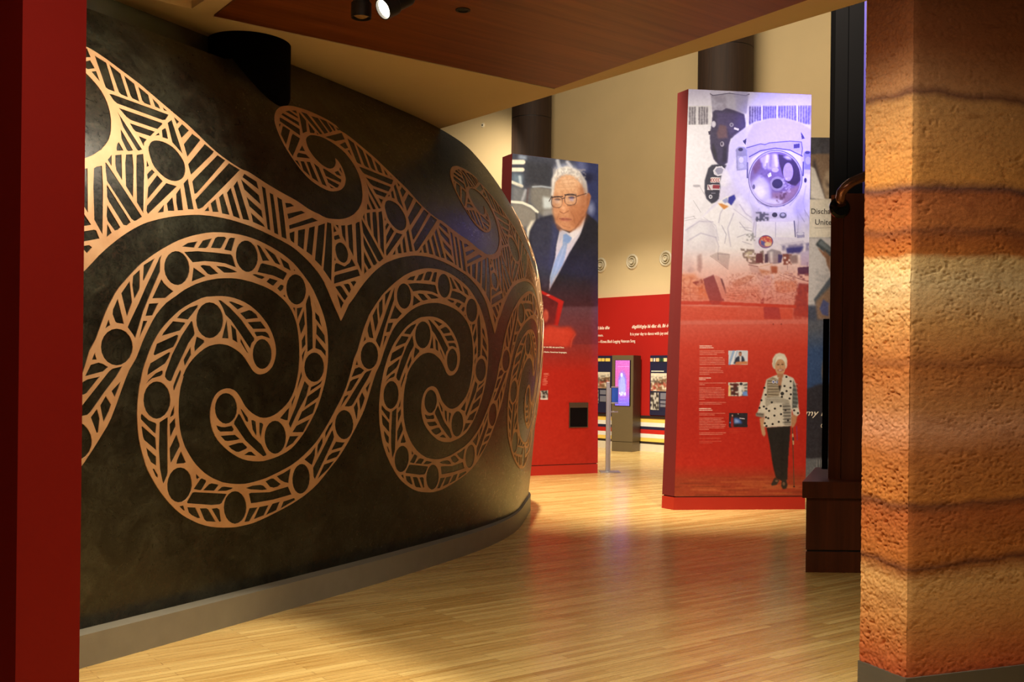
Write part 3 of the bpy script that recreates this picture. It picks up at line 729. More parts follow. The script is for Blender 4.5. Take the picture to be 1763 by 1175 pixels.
# thin bright bead along the left edge of the timber field
e0, e1 = WC - wy * 0.012, WC + wx * WL - wy * 0.012
prism('edge_bead', [tuple(e0.xy), tuple(e1.xy), tuple((e1 + wy * 0.010).xy), tuple((e0 + wy * 0.010).xy)], CEIL - 0.016, CEIL - 0.001, M_WHITE, ceil)

# far wall, 45 degrees to the view
BW0, BW1 = on_level(1030, 770), on_level(1143, 779)
bd = (BW1 - BW0).normalized()
bn = Vector((bd.y, -bd.x, 0))            # towards the viewer
if bn.y > 0: bn = -bn
wl, wr = BW0 - bd * 9.0, BW0 + bd * 12.0


def wall_slab(name, p, q, z0, z1, front, thick, mat, parent=None, label=None):
    a, b = Vector(p) + bn * front, Vector(q) + bn * front
    c, d = b - bn * thick, a - bn * thick
    return prism(name, [tuple(v.xy) for v in (a, b, c, d)], z0, z1, mat, parent, label=label)


def bw(u, v, lift=0.0):
    return on_plane(u, v, BW0, BW1, lift)


wall_back = tag(wall_slab('wall_back', wl, wr, 0, 9.0, 0.0, 0.3, M_CREAM), 'tall cream back wall of the far gallery', None, None, 'structure')
tag(prism('wall_right', [(11.0, -2), (11.3, -2), (11.3, 16), (11.0, 16)], 0, 9.0, M_CREAM), 'cream side wall out of sight to the right', None, None, 'structure')
tag(wall_slab('baseboard_back', wl, wr, 0.0, 0.155, 0.13, 0.129, M_WHITE), 'pale baseboard below the striped band', None, None, 'structure')

# red corner of the partition beside the camera
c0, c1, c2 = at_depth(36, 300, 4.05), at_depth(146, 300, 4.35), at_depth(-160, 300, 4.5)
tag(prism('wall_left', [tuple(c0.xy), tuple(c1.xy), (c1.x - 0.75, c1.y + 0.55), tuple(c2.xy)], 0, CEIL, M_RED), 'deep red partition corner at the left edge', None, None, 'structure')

# ------------------------------------------------------------------ the great curved vessel wall
KS = [-1.0, 1.0, 2.5, 4.0, 5.2, 6.2, 7.2, 8.5, 10.0, 13.0]
KH = [1.0487, 1.0595, 1.0798, 1.1221, 1.297, 1.4762, 1.4764, 2.0539, 2.7462, 4.0]
OFF = [-0.14921, 0.31137, -0.0077, -0.03297, -0.02643, -0.01351]
PLINTH = 0.175
SG = np.arange(-3.6, 12.4, 0.02)
PHI = np.interp(SG, KS, KH)
_dx, _dz = np.cos(PHI), np.sin(PHI)
SX = np.concatenate([[0], np.cumsum((_dx[1:] + _dx[:-1]) * 0.01)])
SY = np.concatenate([[0], np.cumsum((_dz[1:] + _dz[:-1]) * 0.01)])
_k = int(np.argmin(abs(SG)))
SX += -2.3205 - SX[_k]
SY += 5.49947 - SY[_k]


def bulge(h):
    t = np.asarray(h) / 2.0
    return sum(c * t ** i for i, c in enumerate(OFF))


def vessel(s, h, lift=0.0, off=None):
    ease = np.clip((np.asarray(s) - 4.0) / 2.0, 0, 1)
    ease = ease * ease * (3 - 2 * ease)
    o = (bulge(h) + 0.06 * ease * np.clip(1 - np.asarray(h), 0, 1) if off is None else off) + lift
    x, y, p = np.interp(s, SG, SX), np.interp(s, SG, SY), np.interp(s, SG, PHI)
    return np.stack([x + o * np.sin(p), y - o * np.cos(p), np.asarray(h) + 0 * x], -1)


def strip_mesh(name, ss, hs, fn):
    S, H = np.meshgrid(ss, hs, indexing='ij')
    co = fn(S.ravel(), H.ravel())
    n, m = len(ss), len(hs)
    faces = [(i * m + j, (i + 1) * m + j, (i + 1) * m + j + 1, i * m + j + 1) for i in range(n - 1) for j in range(m - 1)]
    return pydata(name, co, faces)


theatre = empty('vessel_wall', tuple(vessel(np.array(2.0), np.array(0.0))), 'huge dark bronze vessel shaped curved wall with pale copper wave scrolls', 'curved wall')
RIM = 3.68                               # rim height at the near end; farther on the shell meets the ceiling


def rim_height(s):
    return np.interp(s, [1.50, 2.0], [RIM, CEIL])


body = link('bronze_body', strip_mesh('bronze_body', np.arange(-3.5, 12.3, 0.06), np.linspace(0, 1, 64),
                                      lambda s, t: vessel(s, PLINTH + t * (rim_height(s) - PLINTH))), M_BRONZE, theatre, smooth=True)
_ss = np.arange(-3.5, 12.3, 0.06)


def plinth_mesh():
    prof = [(0.0, 0.0), (0.0, PLINTH), (float(bulge(PLINTH)) - 0.02, PLINTH)]
    draw_in = -0.045 * np.clip((_ss - 3.0) / 3.0, 0, 1)
    pts = np.concatenate([vessel(_ss, np.full_like(_ss, h), 0.0, o + draw_in) for o, h in prof])
    n = len(_ss)
    f = []
    for r in range(2):
        f += [(r * n + i, r * n + i + 1, (r + 1) * n + i + 1, (r + 1) * n + i) for i in range(n - 1)]
    return pydata('plinth', pts, f)


link('plinth', plinth_mesh(), M_PLINTH, theatre, 'grey plinth ledge')
_fs = np.arange(-3.5, 2.05, 0.05)
NECK = -0.66


def fascia_mesh():
    rows = [vessel(_fs, rim_height(_fs) - 0.002, 0.0, bulge(rim_height(_fs)) - 0.001), vessel(_fs, rim_height(_fs) - 0.002, 0.0, NECK), vessel(_fs, np.full_like(_fs, CEIL - 0.001), 0.0, NECK)]
    pts = np.concatenate(rows)
    n = len(_fs)
    f = []
    for r in range(2):
        f += [(r * n + i, r * n + i + 1, (r + 1) * n + i + 1, (r + 1) * n + i) for i in range(n - 1)]
    return pydata('neck_band', pts, f)


link('neck_band', fascia_mesh(), M_FASCIA, theatre, 'grey band between the vessel and the ceiling')

REPEAT = [(-9.0, -6.75)] + REPEAT + [(20.0, 22.4)]
RX = np.array([a for a, b in REPEAT]); RY = np.array([b for a, b in REPEAT])


def decode(s):
    return [np.array([tuple(map(float, q.split(','))) for q in p.split()]) / 1000.0 for p in s.split(';')]


def repeat(P, k):
    P = P.copy()
    for _ in range(abs(k)):
        P[:, 0] = np.interp(P[:, 0], RX, RY) if k > 0 else np.interp(P[:, 0], RY, RX)
    return P


def inlay(name, outline, cells, label, thick=0.005):
    """cut copper sheet lying on the bronze: outline minus its cells"""
    verts, faces = [], []
    for P in [outline] + cells:
        if np.sum(P[:, 0] * np.roll(P[:, 1], -1) - np.roll(P[:, 0], -1) * P[:, 1]) < 0: P = P[::-1]
        faces.append(list(range(len(verts), len(verts) + len(P))))
        verts += [Vector((a, b)) for a, b in P]
    lo, hi = outline.min(0), outline.max(0)
    g = 0.09
    for i, x in enumerate(np.arange(lo[0], hi[0], g)):
        for y in np.arange(lo[1] + (g / 2 if i % 2 else 0), hi[1], g):
            verts.append(Vector((x, y)))
    v2, e2, f2, ov, oe, of = delaunay_2d_cdt(verts, [], faces, 0, 1e-6, True)
    keep = [f for f, o in zip(f2, of) if 0 in o and len(o) == 1]
    used = sorted({i for f in keep for i in f})
    mp = {j: i for i, j in enumerate(used)}
    S = np.array([v2[i].x for i in used]); H = np.array([v2[i].y for i in used])
    top, bot = vessel(S, H, thick), vessel(S, H, -0.002)
    n = len(used)
    tris = [tuple(mp[i] for i in f) for f in keep]
    cnt = {}
    for t in tris:
        for a, b in zip(t, t[1:] + t[:1]): cnt[(a, b)] = 1
    side = [(b, a, a + n, b + n) for (a, b) in cnt if (b, a) not in cnt]
    me = pydata(name, np.concatenate([top, bot]), tris + side)
    return link(name, me, M_COPPER, theatre, label)


wt, wb, wc = decode(WAVE_TOP)[0], decode(WAVE_BOTTOM)[0], decode(WAVE_CELLS)
KK = (-1, 0, 1, 2, 3)
out_top = np.concatenate([repeat(wt, k) for k in KK])
out_bot = np.concatenate([repeat(wb, k) for k in KK])
_end = max(out_top[-1, 0], out_bot[-1, 0])
outline = np.concatenate([out_top, [[_end + 0.25, 3.1], [_end + 0.25, 2.1]], out_bot[::-1]])
inlay('copper_wave_band', outline, [repeat(c, k) for k in KK for c in wc], 'pale copper wave crest band with cut slots')
se, sc_ = decode(SCROLL_EDGE)[0], decode(SCROLL_CELLS)
for k in KK:
    inlay('copper_scroll', repeat(se, k), [repeat(c, k) for c in sc_], 'pale copper spiral scroll with round cells')

# black drum under the ceiling, half sunk in the vessel
dl, dr = on_level(357, 64, CEIL), on_level(498, 87, CEIL)
dc, drad = (dl + dr) / 2, (dr - dl).length / 2
drum = empty('ceiling_drum', (dc.x, dc.y, CEIL), 'black cylindrical drum under the ceiling against the vessel wall', 'drum')
lathe('drum_shell', (dc.x, dc.y, CEIL - 0.50), (0, 0, 1), [(drad - 0.015, 0), (drad, 0.01), (drad, 0.499), (drad - 0.015, 0.499)], M_MASTBLACK, drum, 48, smooth=True)
lathe('drum_bottom', (dc.x, dc.y, CEIL - 0.48), (0, 0, 1), [(0, 0), (drad - 0.016, 0), (drad - 0.016, 0.012), (0, 0.012)], M_BLACK, drum, 48)

# ------------------------------------------------------------------ ceiling fittings
M_LAMP = glow('lit_lamp_face', (255, 244, 220), 14.0)
M_LAMPDIM = plain('unlit_lamp_glass', (150, 120, 74), 0.4)


def track_head(name, base, axis, length, rad, face, label, group, stem_top):
    axis = Vector(axis).normalized()
    root = empty(name, stem_top, label, 'spotlight', group)
    lathe('housing', base, axis, [(rad * 0.72, -length), (rad * 0.8, -length + 0.01), (rad * 0.8, -length * 0.45), (rad, -length * 0.40), (rad, 0.0), (rad * 0.9, 0.0), (rad * 0.86, -0.02), (0, -0.02)], M_BLACK, root, 40, smooth=False)
    lathe('back_cap', Vector(base) - axis * length, axis, [(0, -0.008), (rad * 0.6, -0.008), (rad * 0.72, 0.004), (0, 0.004)], M_BLACK, root, 32)
    lathe('lamp_face', Vector(base) - axis * 0.012, axis, [(0, 0.012), (rad * 0.45, 0.009), (rad * 0.84, -0.004), (rad * 0.84, -0.008), (0, -0.008)], face, root, 40)
    mid = Vector(base) - axis * length * 0.55
    tube('stem', [mid, (stem_top[0], stem_top[1], stem_top[2] - 0.09), stem_top], 0.012, M_BLACK, root, 10)
    lathe('mount', (stem_top[0], stem_top[1], stem_top[2] - 0.035), (0, 0, 1), [(0, 0), (0.03, 0), (0.034, 0.035), (0, 0.035)], M_BLACK, root, 20)
    return root


h1 = at_depth(622, 31, 5.80)
track_head('track_spotlight', h1, (0, 0, -1), 0.2, 0.056, M_LAMPDIM, 'unlit black can spotlight pointing straight down under the timber ceiling', 'track spotlights', (h1.x, h1.y, CEIL - 0.012))
h2 = at_depth(659, 16, 5.62)
HEAD_AXIS = Vector((-0.66, -0.52, -0.54))
track_head('track_spotlight', h2, HEAD_AXIS, 0.2, 0.058, M_LAMP, 'lit black spotlight tilted towards the vessel wall', 'track spotlights', (h2.x + 0.08, h2.y + 0.06, CEIL - 0.012))

dlp = on_level(797, 17, CEIL - 0.012)
dl_root = empty('recessed_downlight', tuple(dlp), 'small black recessed downlight ring in the timber ceiling', 'downlight')
lathe('trim_ring', (dlp.x, dlp.y, CEIL - 0.018), (0, 0, 1), [(0.032, 0.006), (0.032, 0), (0.046, 0.001), (0.047, 0.006)], M_BLACK, dl_root, 32)
lathe('baffle', (dlp.x, dlp.y, CEIL - 0.013), (0, 0, 1), [(0, 0), (0.033, 0), (0.033, 0.001), (0, 0.001)], M_BLACK, dl_root, 32)

# ------------------------------------------------------------------ earth pillar
PC = on_level(1559.6, 1170, 0.15)
PL = on_level(1480, 1139, 0.15)
pl_dir = (PL - PC); PLN = pl_dir.length; pl_dir.normalize()
pr_dir = Vector((-pl_dir.y, pl_dir.x, 0))
if pr_dir.x < 0: pr_dir = -pr_dir
PRN = 1.3


def value_noise(p, seed):
    r = np.random.default_rng(seed)
    perm = r.random(4096)
    i = np.floor(p).astype(int)
    f = p - i
    f = f * f * (3 - 2 * f)
    def hsh(a, b, c): return perm[(a * 1619 + b * 31337 + c * 6971) & 4095]
    out = 0
    for a in (0, 1):
        for b in (0, 1):
            for c in (0, 1):
                w = (f[:, 0] if a else 1 - f[:, 0]) * (f[:, 1] if b else 1 - f[:, 1]) * (f[:, 2] if c else 1 - f[:, 2])
                out = out + w * hsh(i[:, 0] + a, i[:, 1] + b, i[:, 2] + c)
    return out


def pillar():
    ps = np.concatenate([np.linspace(-PLN, -0.008, 80), [-0.003, 0.003], np.linspace(0.008, 0.86, 100), [1.0, 1.15, PRN]])
    hs = np.linspace(0.15, CEIL, 800)
    S, H = np.meshgrid(ps, hs, indexing='ij')
    s, h = S.ravel(), H.ravel()
    left = np.clip(-s, 0, None)[:, None]
    right = np.clip(s, 0, None)[:, None]
    base = np.array(PC.xy)[None] + left * np.array(pl_dir.xy)[None] + right * np.array(pr_dir.xy)[None]
    nl, nr = -np.array(pr_dir.xy), -np.array(pl_dir.xy)     # outward normals of the left and right face
    t = np.clip((s + 0.012) / 0.024, 0, 1)[:, None]
    nrm = nl * (1 - t) + nr * t
    nrm /= np.linalg.norm(nrm, axis=1)[:, None]
    q = np.concatenate([base, h[:, None]], 1)
    big = value_noise(q * [3, 3, 4], 1) - 0.5
    mid = value_noise(q * [22, 22, 30], 2) - 0.5
    pit = np.clip(value_noise(q * [75, 75, 95], 3) - 0.58, 0, 1) * np.clip(value_noise(q * [7, 7, 10], 5) * 2 - 0.5, 0, 1)
    fine = value_noise(q * [90, 90, 110], 4) - 0.5
    rough = np.where(s < 0, 1.7, 0.35)
    d = big * 0.012 + rough * (mid * 0.0035 - pit * 0.034 + fine * 0.006)
    edge = np.exp(-(s / 0.02) ** 2)
    d = d - edge * 0.006
    d[s <= -PLN + 1e-6] *= 0.5
    co = np.concatenate([base + nrm * d[:, None], h[:, None]], 1)
    n, m = len(ps), len(hs)
    faces = [(i * m + j, (i + 1) * m + j, (i + 1) * m + j + 1, i * m + j + 1) for i in range(n - 1) for j in range(m - 1)]
    # plain back so that the pillar is closed
    k = len(co)
    bl = PC + pl_dir * PLN + pr_dir * PRN
    back = [(bl.x, bl.y, 0.15), (bl.x, bl.y, CEIL)]
    co = np.concatenate([co, back])
    f2 = [(0, m - 1, k + 1, k), ((n - 1) * m, k, k + 1, (n - 1) * m + m - 1)]
    return pydata('plaster_body', co, faces + f2)


pil = empty('earth_pillar', (PC.x, PC.y, 0), 'rough layered ochre earth plaster pillar at the right edge', 'pillar')
link('plaster_body', pillar(), M_EARTH, pil, smooth=True)
b0 = PC - pr_dir * 0.012 - pl_dir * 0.012
prism('baseboard', [tuple(v.xy) for v in (b0, b0 + pl_dir * (PLN + 0.012), b0 + pl_dir * (PLN + 0.012) + pr_dir * (PRN + 0.012), b0 + pr_dir * (PRN + 0.012))], 0, 0.155, M_GREYBASE, pil)

# ------------------------------------------------------------------ timber listening station
st = empty('timber_station', (2.8, 8.9, 0), 'dark cherry timber display plinth with a tall post beside the earth pillar', 'display stand')
prism('cap', [(2.37, 8.5), (3.5, 8.5), (3.5, 9.85), (2.87, 9.85)], 0.612, 0.746, M_DARKWOOD, st, 0.004)
prism('plinth_body', [(2.415, 8.54), (3.47, 8.54), (3.47, 9.82), (2.885, 9.82)], 0.185, 0.612, M_DARKWOOD, st, 0.002)
prism('shadow_gap', [(2.43, 8.555), (3.46, 8.555), (3.46, 9.81), (2.895, 9.81)], 0.170, 0.185, M_BLACK, st)
prism('kick_base', [(2.415, 8.54), (3.47, 8.54), (3.47, 9.82), (2.885, 9.82)], 0.0, 0.170, M_DARKWOOD, st, 0.002)
prism('post_side_board', [(2.67, 8.80), (2.746, 8.712), (2.85, 9.1), (2.80, 9.1)], 0.746, 3.13, M_DARKWOOD, st)
prism('post_front_board', [(2.750, 8.708), (3.12, 8.69), (3.12, 9.1), (2.857, 9.1)], 0.746, 3.13, M_DARKWOOD, st)
prism('screen_back', [(2.625, 8.835), (2.668, 8.803), (2.678, 8.84), (2.636, 8.872)], 0.82, 2.09, M_MASTBLACK, st, 0.003, 'black edge of the screen')
mast = empty('black_mast', (2.85, 8.95, 3.13), 'pair of tall black uprights rising above the timber post', 'mast')
prism('upright', [(2.705, 8.84), (2.812, 8.84), (2.812, 8.98), (2.705, 8.98)], 3.131, 6.2, M_MASTBLACK, mast, 0.003)
prism('upright', [(2.820, 8.84), (2.945, 8.84), (2.945, 8.98), (2.820, 8.98)], 3.131, 6.2, M_MASTBLACK, mast, 0.003)
prism('lit_edge_strip', [(2.950, 8.85), (2.968, 8.85), (2.968, 8.97), (2.950, 8.97)], 3.131, 6.2, plain('lilac_edge_light', (58, 50, 110), 0.3), mast, 0.002, 'lilac strip painted as light on the upright edge')  # lilac colour stands in for bluish light along the edge of the upright
pipe_pts = [at_depth(u, v, y) for u, v, y in ((1449, 352, 8.62), (1447, 340, 8.58), (1449, 331, 8.55), (1456, 322, 8.53), (1466, 314, 8.52), (1478, 308, 8.52), (1492, 302, 8.54), (1510, 297, 8.58))]
M_PIPE = plain('polished_copper_pipe', (168, 122, 106), 0.2, 0.9)
hr = empty('listening_pipe', tuple(pipe_pts[0]), 'bent polished copper pipe with a black collar on the timber post', 'pipe')
tube('pipe', pipe_pts, 0.040, M_PIPE, hr, 20)
lathe('collar', pipe_pts[0] + Vector((0, 0.045, -0.02)), (0.05, -1, 0.1), [(0, -0.02), (0.085, -0.02), (0.088, 0.0), (0.07, 0.02), (0, 0.02)], M_BLACKGLOSS, hr, 32)

# ------------------------------------------------------------------ tall graphic panels
M_GAP = plain('dark_shadow_line', (70, 12, 8), 0.8)


def tall_panel(name, low, high, label, base_h=0.15):
    """low / high: front left, front right, back right, back left corners on the floor and at the top"""
    root = empty(name, (low[0][0], low[0][1], 0), label, 'exhibit panel')
    def at(i, z, grow=0.0):
        t = z / 5.0
        x = low[i][0] * (1 - t) + high[i][0] * t
        y = low[i][1] * (1 - t) + high[i][1] * t
        return (x, y, z)
    cen = (sum(p[0] for p in low) / 4, sum(p[1] for p in low) / 4)
    def inset(p, d):
        vx, vy = cen[0] - p[0], cen[1] - p[1]
        n = math.hypot(vx, vy)
        return (p[0] + vx / n * d, p[1] + vy / n * d, p[2])
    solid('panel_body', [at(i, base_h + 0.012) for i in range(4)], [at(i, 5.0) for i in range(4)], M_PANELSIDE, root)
    solid('shadow_gap', [inset(at(i, base_h), 0.02) for i in range(4)], [inset(at(i, base_h + 0.012), 0.02) for i in range(4)], M_GAP, root)
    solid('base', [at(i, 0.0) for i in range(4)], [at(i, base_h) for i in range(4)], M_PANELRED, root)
    def face(z, i):
        """corner i (0 left, 1 right) of the front face, a hair in front"""
        p = Vector(at(i, z))
        d = (Vector(low[1] + (0,)) - Vector(low[0] + (0,))).normalized()
        return p + Vector((d.y, -d.x, 0)) * 0.004
    return root, face

def astronaut_print():
    p = Print([(1185.6, 154.8), (1397, 168), (1388, 854), (1162, 855)], 330, 1080, (226, 224, 238))
    p.at(1130, 140, 3.917)
    p.fade(140, 200, (196, 190, 232), 1.0, 0.0)
    # solar array grids
    p.poly('205,172 372,172 372,308 205,308', (214, 212, 224))
    for x in (222, 238, 254, 285, 302, 318, 335):
        p.poly([(x, 180), (x + 11, 180), (x + 10, 298), (x - 1, 298)], (128, 122, 136), 0.3)
        p.mottle([(x, 180), (x + 11, 180), (x + 10, 298), (x - 1, 298)], (86, 80, 96), 1.5, 0.7, 0.4)
    p.poly('608,172 1048,178 1048,322 608,310', (208, 204, 232))
    for i, x in enumerate(list(range(624, 700, 17)) + list(range(716, 800, 16)) + list(range(822, 940, 18)) + list(range(952, 1044, 18))):
        p.poly([(x, 182), (x + 11, 182), (x + 10, 306), (x - 1, 306)], (112, 104, 142), 0.3)
        p.mottle([(x, 182), (x + 11, 182), (x + 10, 306), (x - 1, 306)], (70, 62, 104), 1.5, 0.7, 0.4)
    for x in (368, 612, 706, 808, 946):
        p.poly([(x, 174), (x + 8, 174), (x + 8, 312), (x, 312)], (236, 232, 246))
    p.line('205,304 372,304', 5, (236, 234, 246)); p.line('608,310 1048,320', 5, (236, 234, 246))
    # spacecraft
    p.poly('362,92 372,72 480,64 600,76 622,96 612,150 604,230 490,205 375,232 372,150', (168, 164, 190), 0.5)
    p.poly('362,92 372,72 480,64 600,76 622,96 600,112 490,92 380,104', (196, 192, 222), 0.4)
    p.line('362,92 380,104 490,90 600,108 624,98', 5, (66, 56, 90))
    p.poly('520,70 600,78 618,98 606,220 540,210', (150, 146, 196), 2.0, 0.6)
    p.mottle('372,100 470,95 470,210 376,225', (120, 112, 136), 3, 0.5, 1.0)
    p.poly('380,212 400,202 440,208 470,190 520,205 590,232 600,300 596,330 545,375 500,395 488,440 484,555 440,582 415,568 385,530 364,460 360,370 372,290', (58, 48, 84), 0.6)
    p.poly('405,215 560,228 590,260 590,320 520,350 500,380 470,330 410,310', (74, 62, 112), 2.0, 0.8)
    p.poly('425,300 470,310 480,390 415,395 405,360', (104, 76, 92), 1.2)
    p.poly('380,420 400,470 410,540 430,570 395,540 372,470', (36, 28, 52), 1.5)
    p.poly('450,440 475,450 476,550 440,560', (36, 28, 54), 1.5)
    p.oval(385, 297, 15, 22, (186, 182, 208)); p.oval(385, 297, 9, 15, (210, 206, 226))
    p.oval(505, 303, 14, 14, (150, 146, 176)); p.oval(505, 303, 7, 7, (90, 84, 120))
    p.poly('524,320 556,330 552,344 520,332', (228, 224, 240)); p.oval(442, 432, 13, 18, (160, 154, 176)); p.oval(440, 430, 6, 10, (50, 40, 70))
    p.poly('350,345 366,340 366,368 350,368', (60, 50, 80))
    p.poly('350,592 372,572 440,566 492,580 470,620 440,650 426,690 450,740 456,800 420,815 372,832 338,800 326,760 325,680', (46, 44, 66), 0.5)
    p.poly('382,610 400,584 440,580 462,600 452,640 412,648 388,634', (210, 208, 224)); p.poly('394,610 408,592 436,590 450,604 442,630 414,638', (150, 148, 176))
    p.poly('364,656 428,656 428,690 364,690', (222, 212, 214))
    for x in (368, 384, 400, 415):
        p.line([(x + 9, 664), (x, 668), (x, 680), (x + 9, 684)], 4.5, (150, 40, 48))
    p.poly('342,704 426,704 426,740 342,740', (206, 196, 206)); p.poly('378,707 424,707 424,732 378,732', (140, 38, 58)); p.line('350,710 362,736', 6, (120, 50, 80))
    p.oval(365, 786, 12, 14, (204, 204, 220)); p.oval(365, 786, 6, 7, (90, 88, 110)); p.line('370,762 396,762', 4, (150, 146, 170))
    for a in ('250,706 290,710', '290,710 330,780', '250,810 300,890', '190,930 260,915', '195,945 270,930', '250,915 262,930'):
        p.line(a, 3, (150, 146, 164), 0.7)
    p.oval(272, 712, 24, 9, (176, 172, 188), 0.6)
    # suit: shoulders and torso
    p.poly('600,320 660,284 760,264 860,262 945,284 1048,320 1052,1180 180,1180 188,1010 300,930 420,800 440,640 480,560 490,440 520,380', (216, 212, 240), 0.8)
    p.poly('300,930 420,830 560,760 640,860 660,1180 190,1180 190,1010', (232, 230, 242), 1.5)
    p.poly('490,440 520,380 600,330 612,420 560,460 520,560 470,640 450,660 478,560', (196, 190, 230), 2.0, 0.7)
    p.oval(443, 685, 5, 5, (40, 38, 60)); p.poly('440,640 470,600 520,700 470,720 428,710', (226, 224, 240), 1.0)
    for a in ('300,935 360,950 400,1010 412,1080', '320,925 400,980 420,1080', '520,870 640,960', '560,990 640,1000', '640,660 620,800 660,900', '700,880 690,960 700,1050'):
        p.line(a, 4, (184, 180, 206), 0.7, 0.6)
    p.mottle('520,560 640,600 650,860 520,900', (200, 196, 220), 6, 0.5, 2.5)
    p.mottle('920,880 1050,700 1050,1060 940,1060', (190, 186, 226), 6, 0.6, 2.5)
    # folds, hoses and seams of the suit
    p.poly('200,1000 300,940 380,960 410,1060 400,1180 190,1180', (206, 202, 220), 2.0, 0.8); p.poly('225,1010 300,960 350,980 330,1080 240,1120', (226, 224, 236), 3.0, 0.9)
    for a in ('200,1010 290,950 380,955', '215,1080 300,1030 400,1060', '400,1060 420,1120 410,1180', '520,900 480,1000 500,1120', '560,840 600,900 640,930', '470,830 430,900 420,960', '690,870 660,960 640,1080', '945,860 960,960 950,1060', '1010,720 990,820 1010,920', '630,620 640,720 690,820 760,870', '980,680 960,780 900,850'):
        p.line(a, 7, (158, 152, 186), 0.55, 1.0)
    for a in ('560,960 600,1010 640,1020', '545,1060 600,1040', '580,1090 640,1110', '440,980 470,1040 460,1100', '1000,880 1030,930 1045,1000', '960,900 1000,960'):
        p.line(a, 5, (120, 114, 150), 0.5, 0.8)
    p.poly('640,830 700,880 690,960 640,940', (188, 184, 214), 2.5, 0.7); p.poly('920,860 985,760 1010,860 960,960', (176, 170, 222), 3.0, 0.7); p.poly('470,700 560,640 600,760 520,800', (208, 204, 230), 3.0, 0.7)
    # emblem on the shoulder
    p.poly('410,826 470,786 524,772 534,800 505,848 455,870', (236, 232, 236)); p.poly('486,790 524,772 534,800 505,846 480,824', (44, 46, 150), 0.4); p.poly('414,830 440,832 486,852 455,872', (206, 136, 70), 0.4); p.poly('440,812 476,792 486,820 460,832', (120, 130, 190), 0.6, 0.7)
    # helmet
    p.poly('600,400 650,300 760,268 860,264 960,290 1048,345 1048,640 980,640 975,520 900,470 760,470 640,520 615,640 600,500', (192, 184, 240), 1.2)
    p.poly('605,455 700,432 870,418 975,424 990,500 930,486 800,470 690,496 625,540', (176, 168, 226), 0.6)
    p.line('605,460 700,434 730,440 760,428 900,418 972,424', 5, (60, 52, 96)); p.line('625,520 700,480 800,464 900,478 985,520', 7, (70, 62, 110)); p.line('978,424 985,470 978,520', 5, (60, 52, 96))
    p.poly('925,440 968,434 966,464 926,468', (52, 40, 90)); p.poly('974,356 990,380 1002,402 980,406', (40, 32, 76)); p.poly('580,412 606,396 600,440 590,430', (44, 38, 78))
    p.oval(802, 668, 184, 192, (92, 84, 118)); p.oval(802, 668, 178, 186, (196, 190, 214)); p.oval(802, 668, 172, 180, (116, 96, 138))
    vis = [(802 + 170 * math.cos(t), 668 + 178 * math.sin(t)) for t in np.linspace(0, 2 * math.pi, 60)]
    def inside(s, rgb, soft=1.0, a=1.0):
        m = p.mask(p.P(s)) * p.mask(p.P(vis))
        p.put(p.blurred(m, soft), rgb, a)
    inside('632,560 700,505 730,520 700,600 660,640', (108, 74, 96))
    inside('690,520 800,500 830,560 780,610 720,600', (176, 164, 206)); inside('740,505 760,505 745,600 725,600', (226, 220, 240)); inside('790,505 812,505 822,590 800,600', (220, 214, 238)); inside('766,505 778,505 772,590 760,590', (128, 110, 160))
    inside('820,505 900,520 960,580 972,680 940,720 880,700 850,640 826,560', (46, 26, 48), 0.8)
    inside('850,520 900,512 912,545 880,540', (196, 188, 220)); p.oval(888, 625, 34, 62, (172, 156, 196), 0.5)
    inside('626,700 700,640 760,700 780,800 720,840 660,800', (196, 190, 216), 3.0); inside('640,740 700,700 740,760 700,830', (228, 226, 240), 3.0)
    inside('780,760 860,760 940,720 966,720 940,790 860,840 780,846', (142, 112, 128), 2.0); inside('690,820 760,800 860,810 840,846 740,848', (206, 200, 214), 2.0)
    p.oval(815, 703, 50, 48, (150, 140, 158)); p.oval(815, 703, 36, 32, (44, 36, 62)); p.oval(800, 610, 24, 16, (190, 180, 206)); p.poly('745,640 770,625 775,650 755,660', (244, 242, 250))
    p.mottle('840,670 900,660 910,760 850,770', (216, 206, 220), 2.0, 0.7, 0.5, 0.6); p.mottle('800,760 880,760 870,820 810,830', (84, 50, 62), 3, 0.7, 0.8)
    p.mottle('700,560 760,560 760,660 700,660', (92, 76, 120), 3, 0.5, 0.8)
    p.oval(655, 722, 9, 16, (96, 88, 120)); p.line('640,760 690,830 760,860 860,852 930,800 968,740', 4, (140, 132, 168))
    p.line('612,560 612,660', 9, (70, 64, 106)); p.line('992,560 990,650', 9, (60, 52, 100)); p.oval(1006, 682, 9, 16, (40, 32, 70))
    # helmet lamps
    p.poly('534,470 552,452 590,452 610,474 612,604 540,612', (140, 138, 166), 0.4); p.poly('545,515 606,515 606,600 548,604', (166, 164, 190)); p.oval(570, 540, 16, 20, (206, 204, 220)); p.oval(572, 580, 18, 16, (182, 180, 200)); p.oval(566, 470, 16, 12, (50, 46, 70))
    p.poly('994,500 1010,486 1048,486 1050,612 998,610', (128, 124, 188), 0.4); p.oval(1025, 550, 20, 26, (162, 158, 220)); p.oval(1020, 496, 18, 10, (44, 38, 80))
    # chest pack
    p.poly('668,895 700,890 880,895 880,935 700,940 680,960', (196, 192, 216)); p.mottle('668,892 760,892 760,950 668,955', (70, 70, 92), 3, 0.9, 0.6); p.oval(797, 912, 18, 16, (60, 58, 80)); p.oval(853, 916, 24, 20, (96, 96, 124)); p.oval(853, 912, 14, 10, (176, 176, 206))
    p.poly('672,958 925,958 935,1065 665,1060', (230, 228, 246)); p.line('803,962 803,1062', 3, (150, 146, 190)); p.line('672,960 668,1060', 4, (170, 166, 206)); p.line('930,955 938,1060', 7, (90, 86, 140))
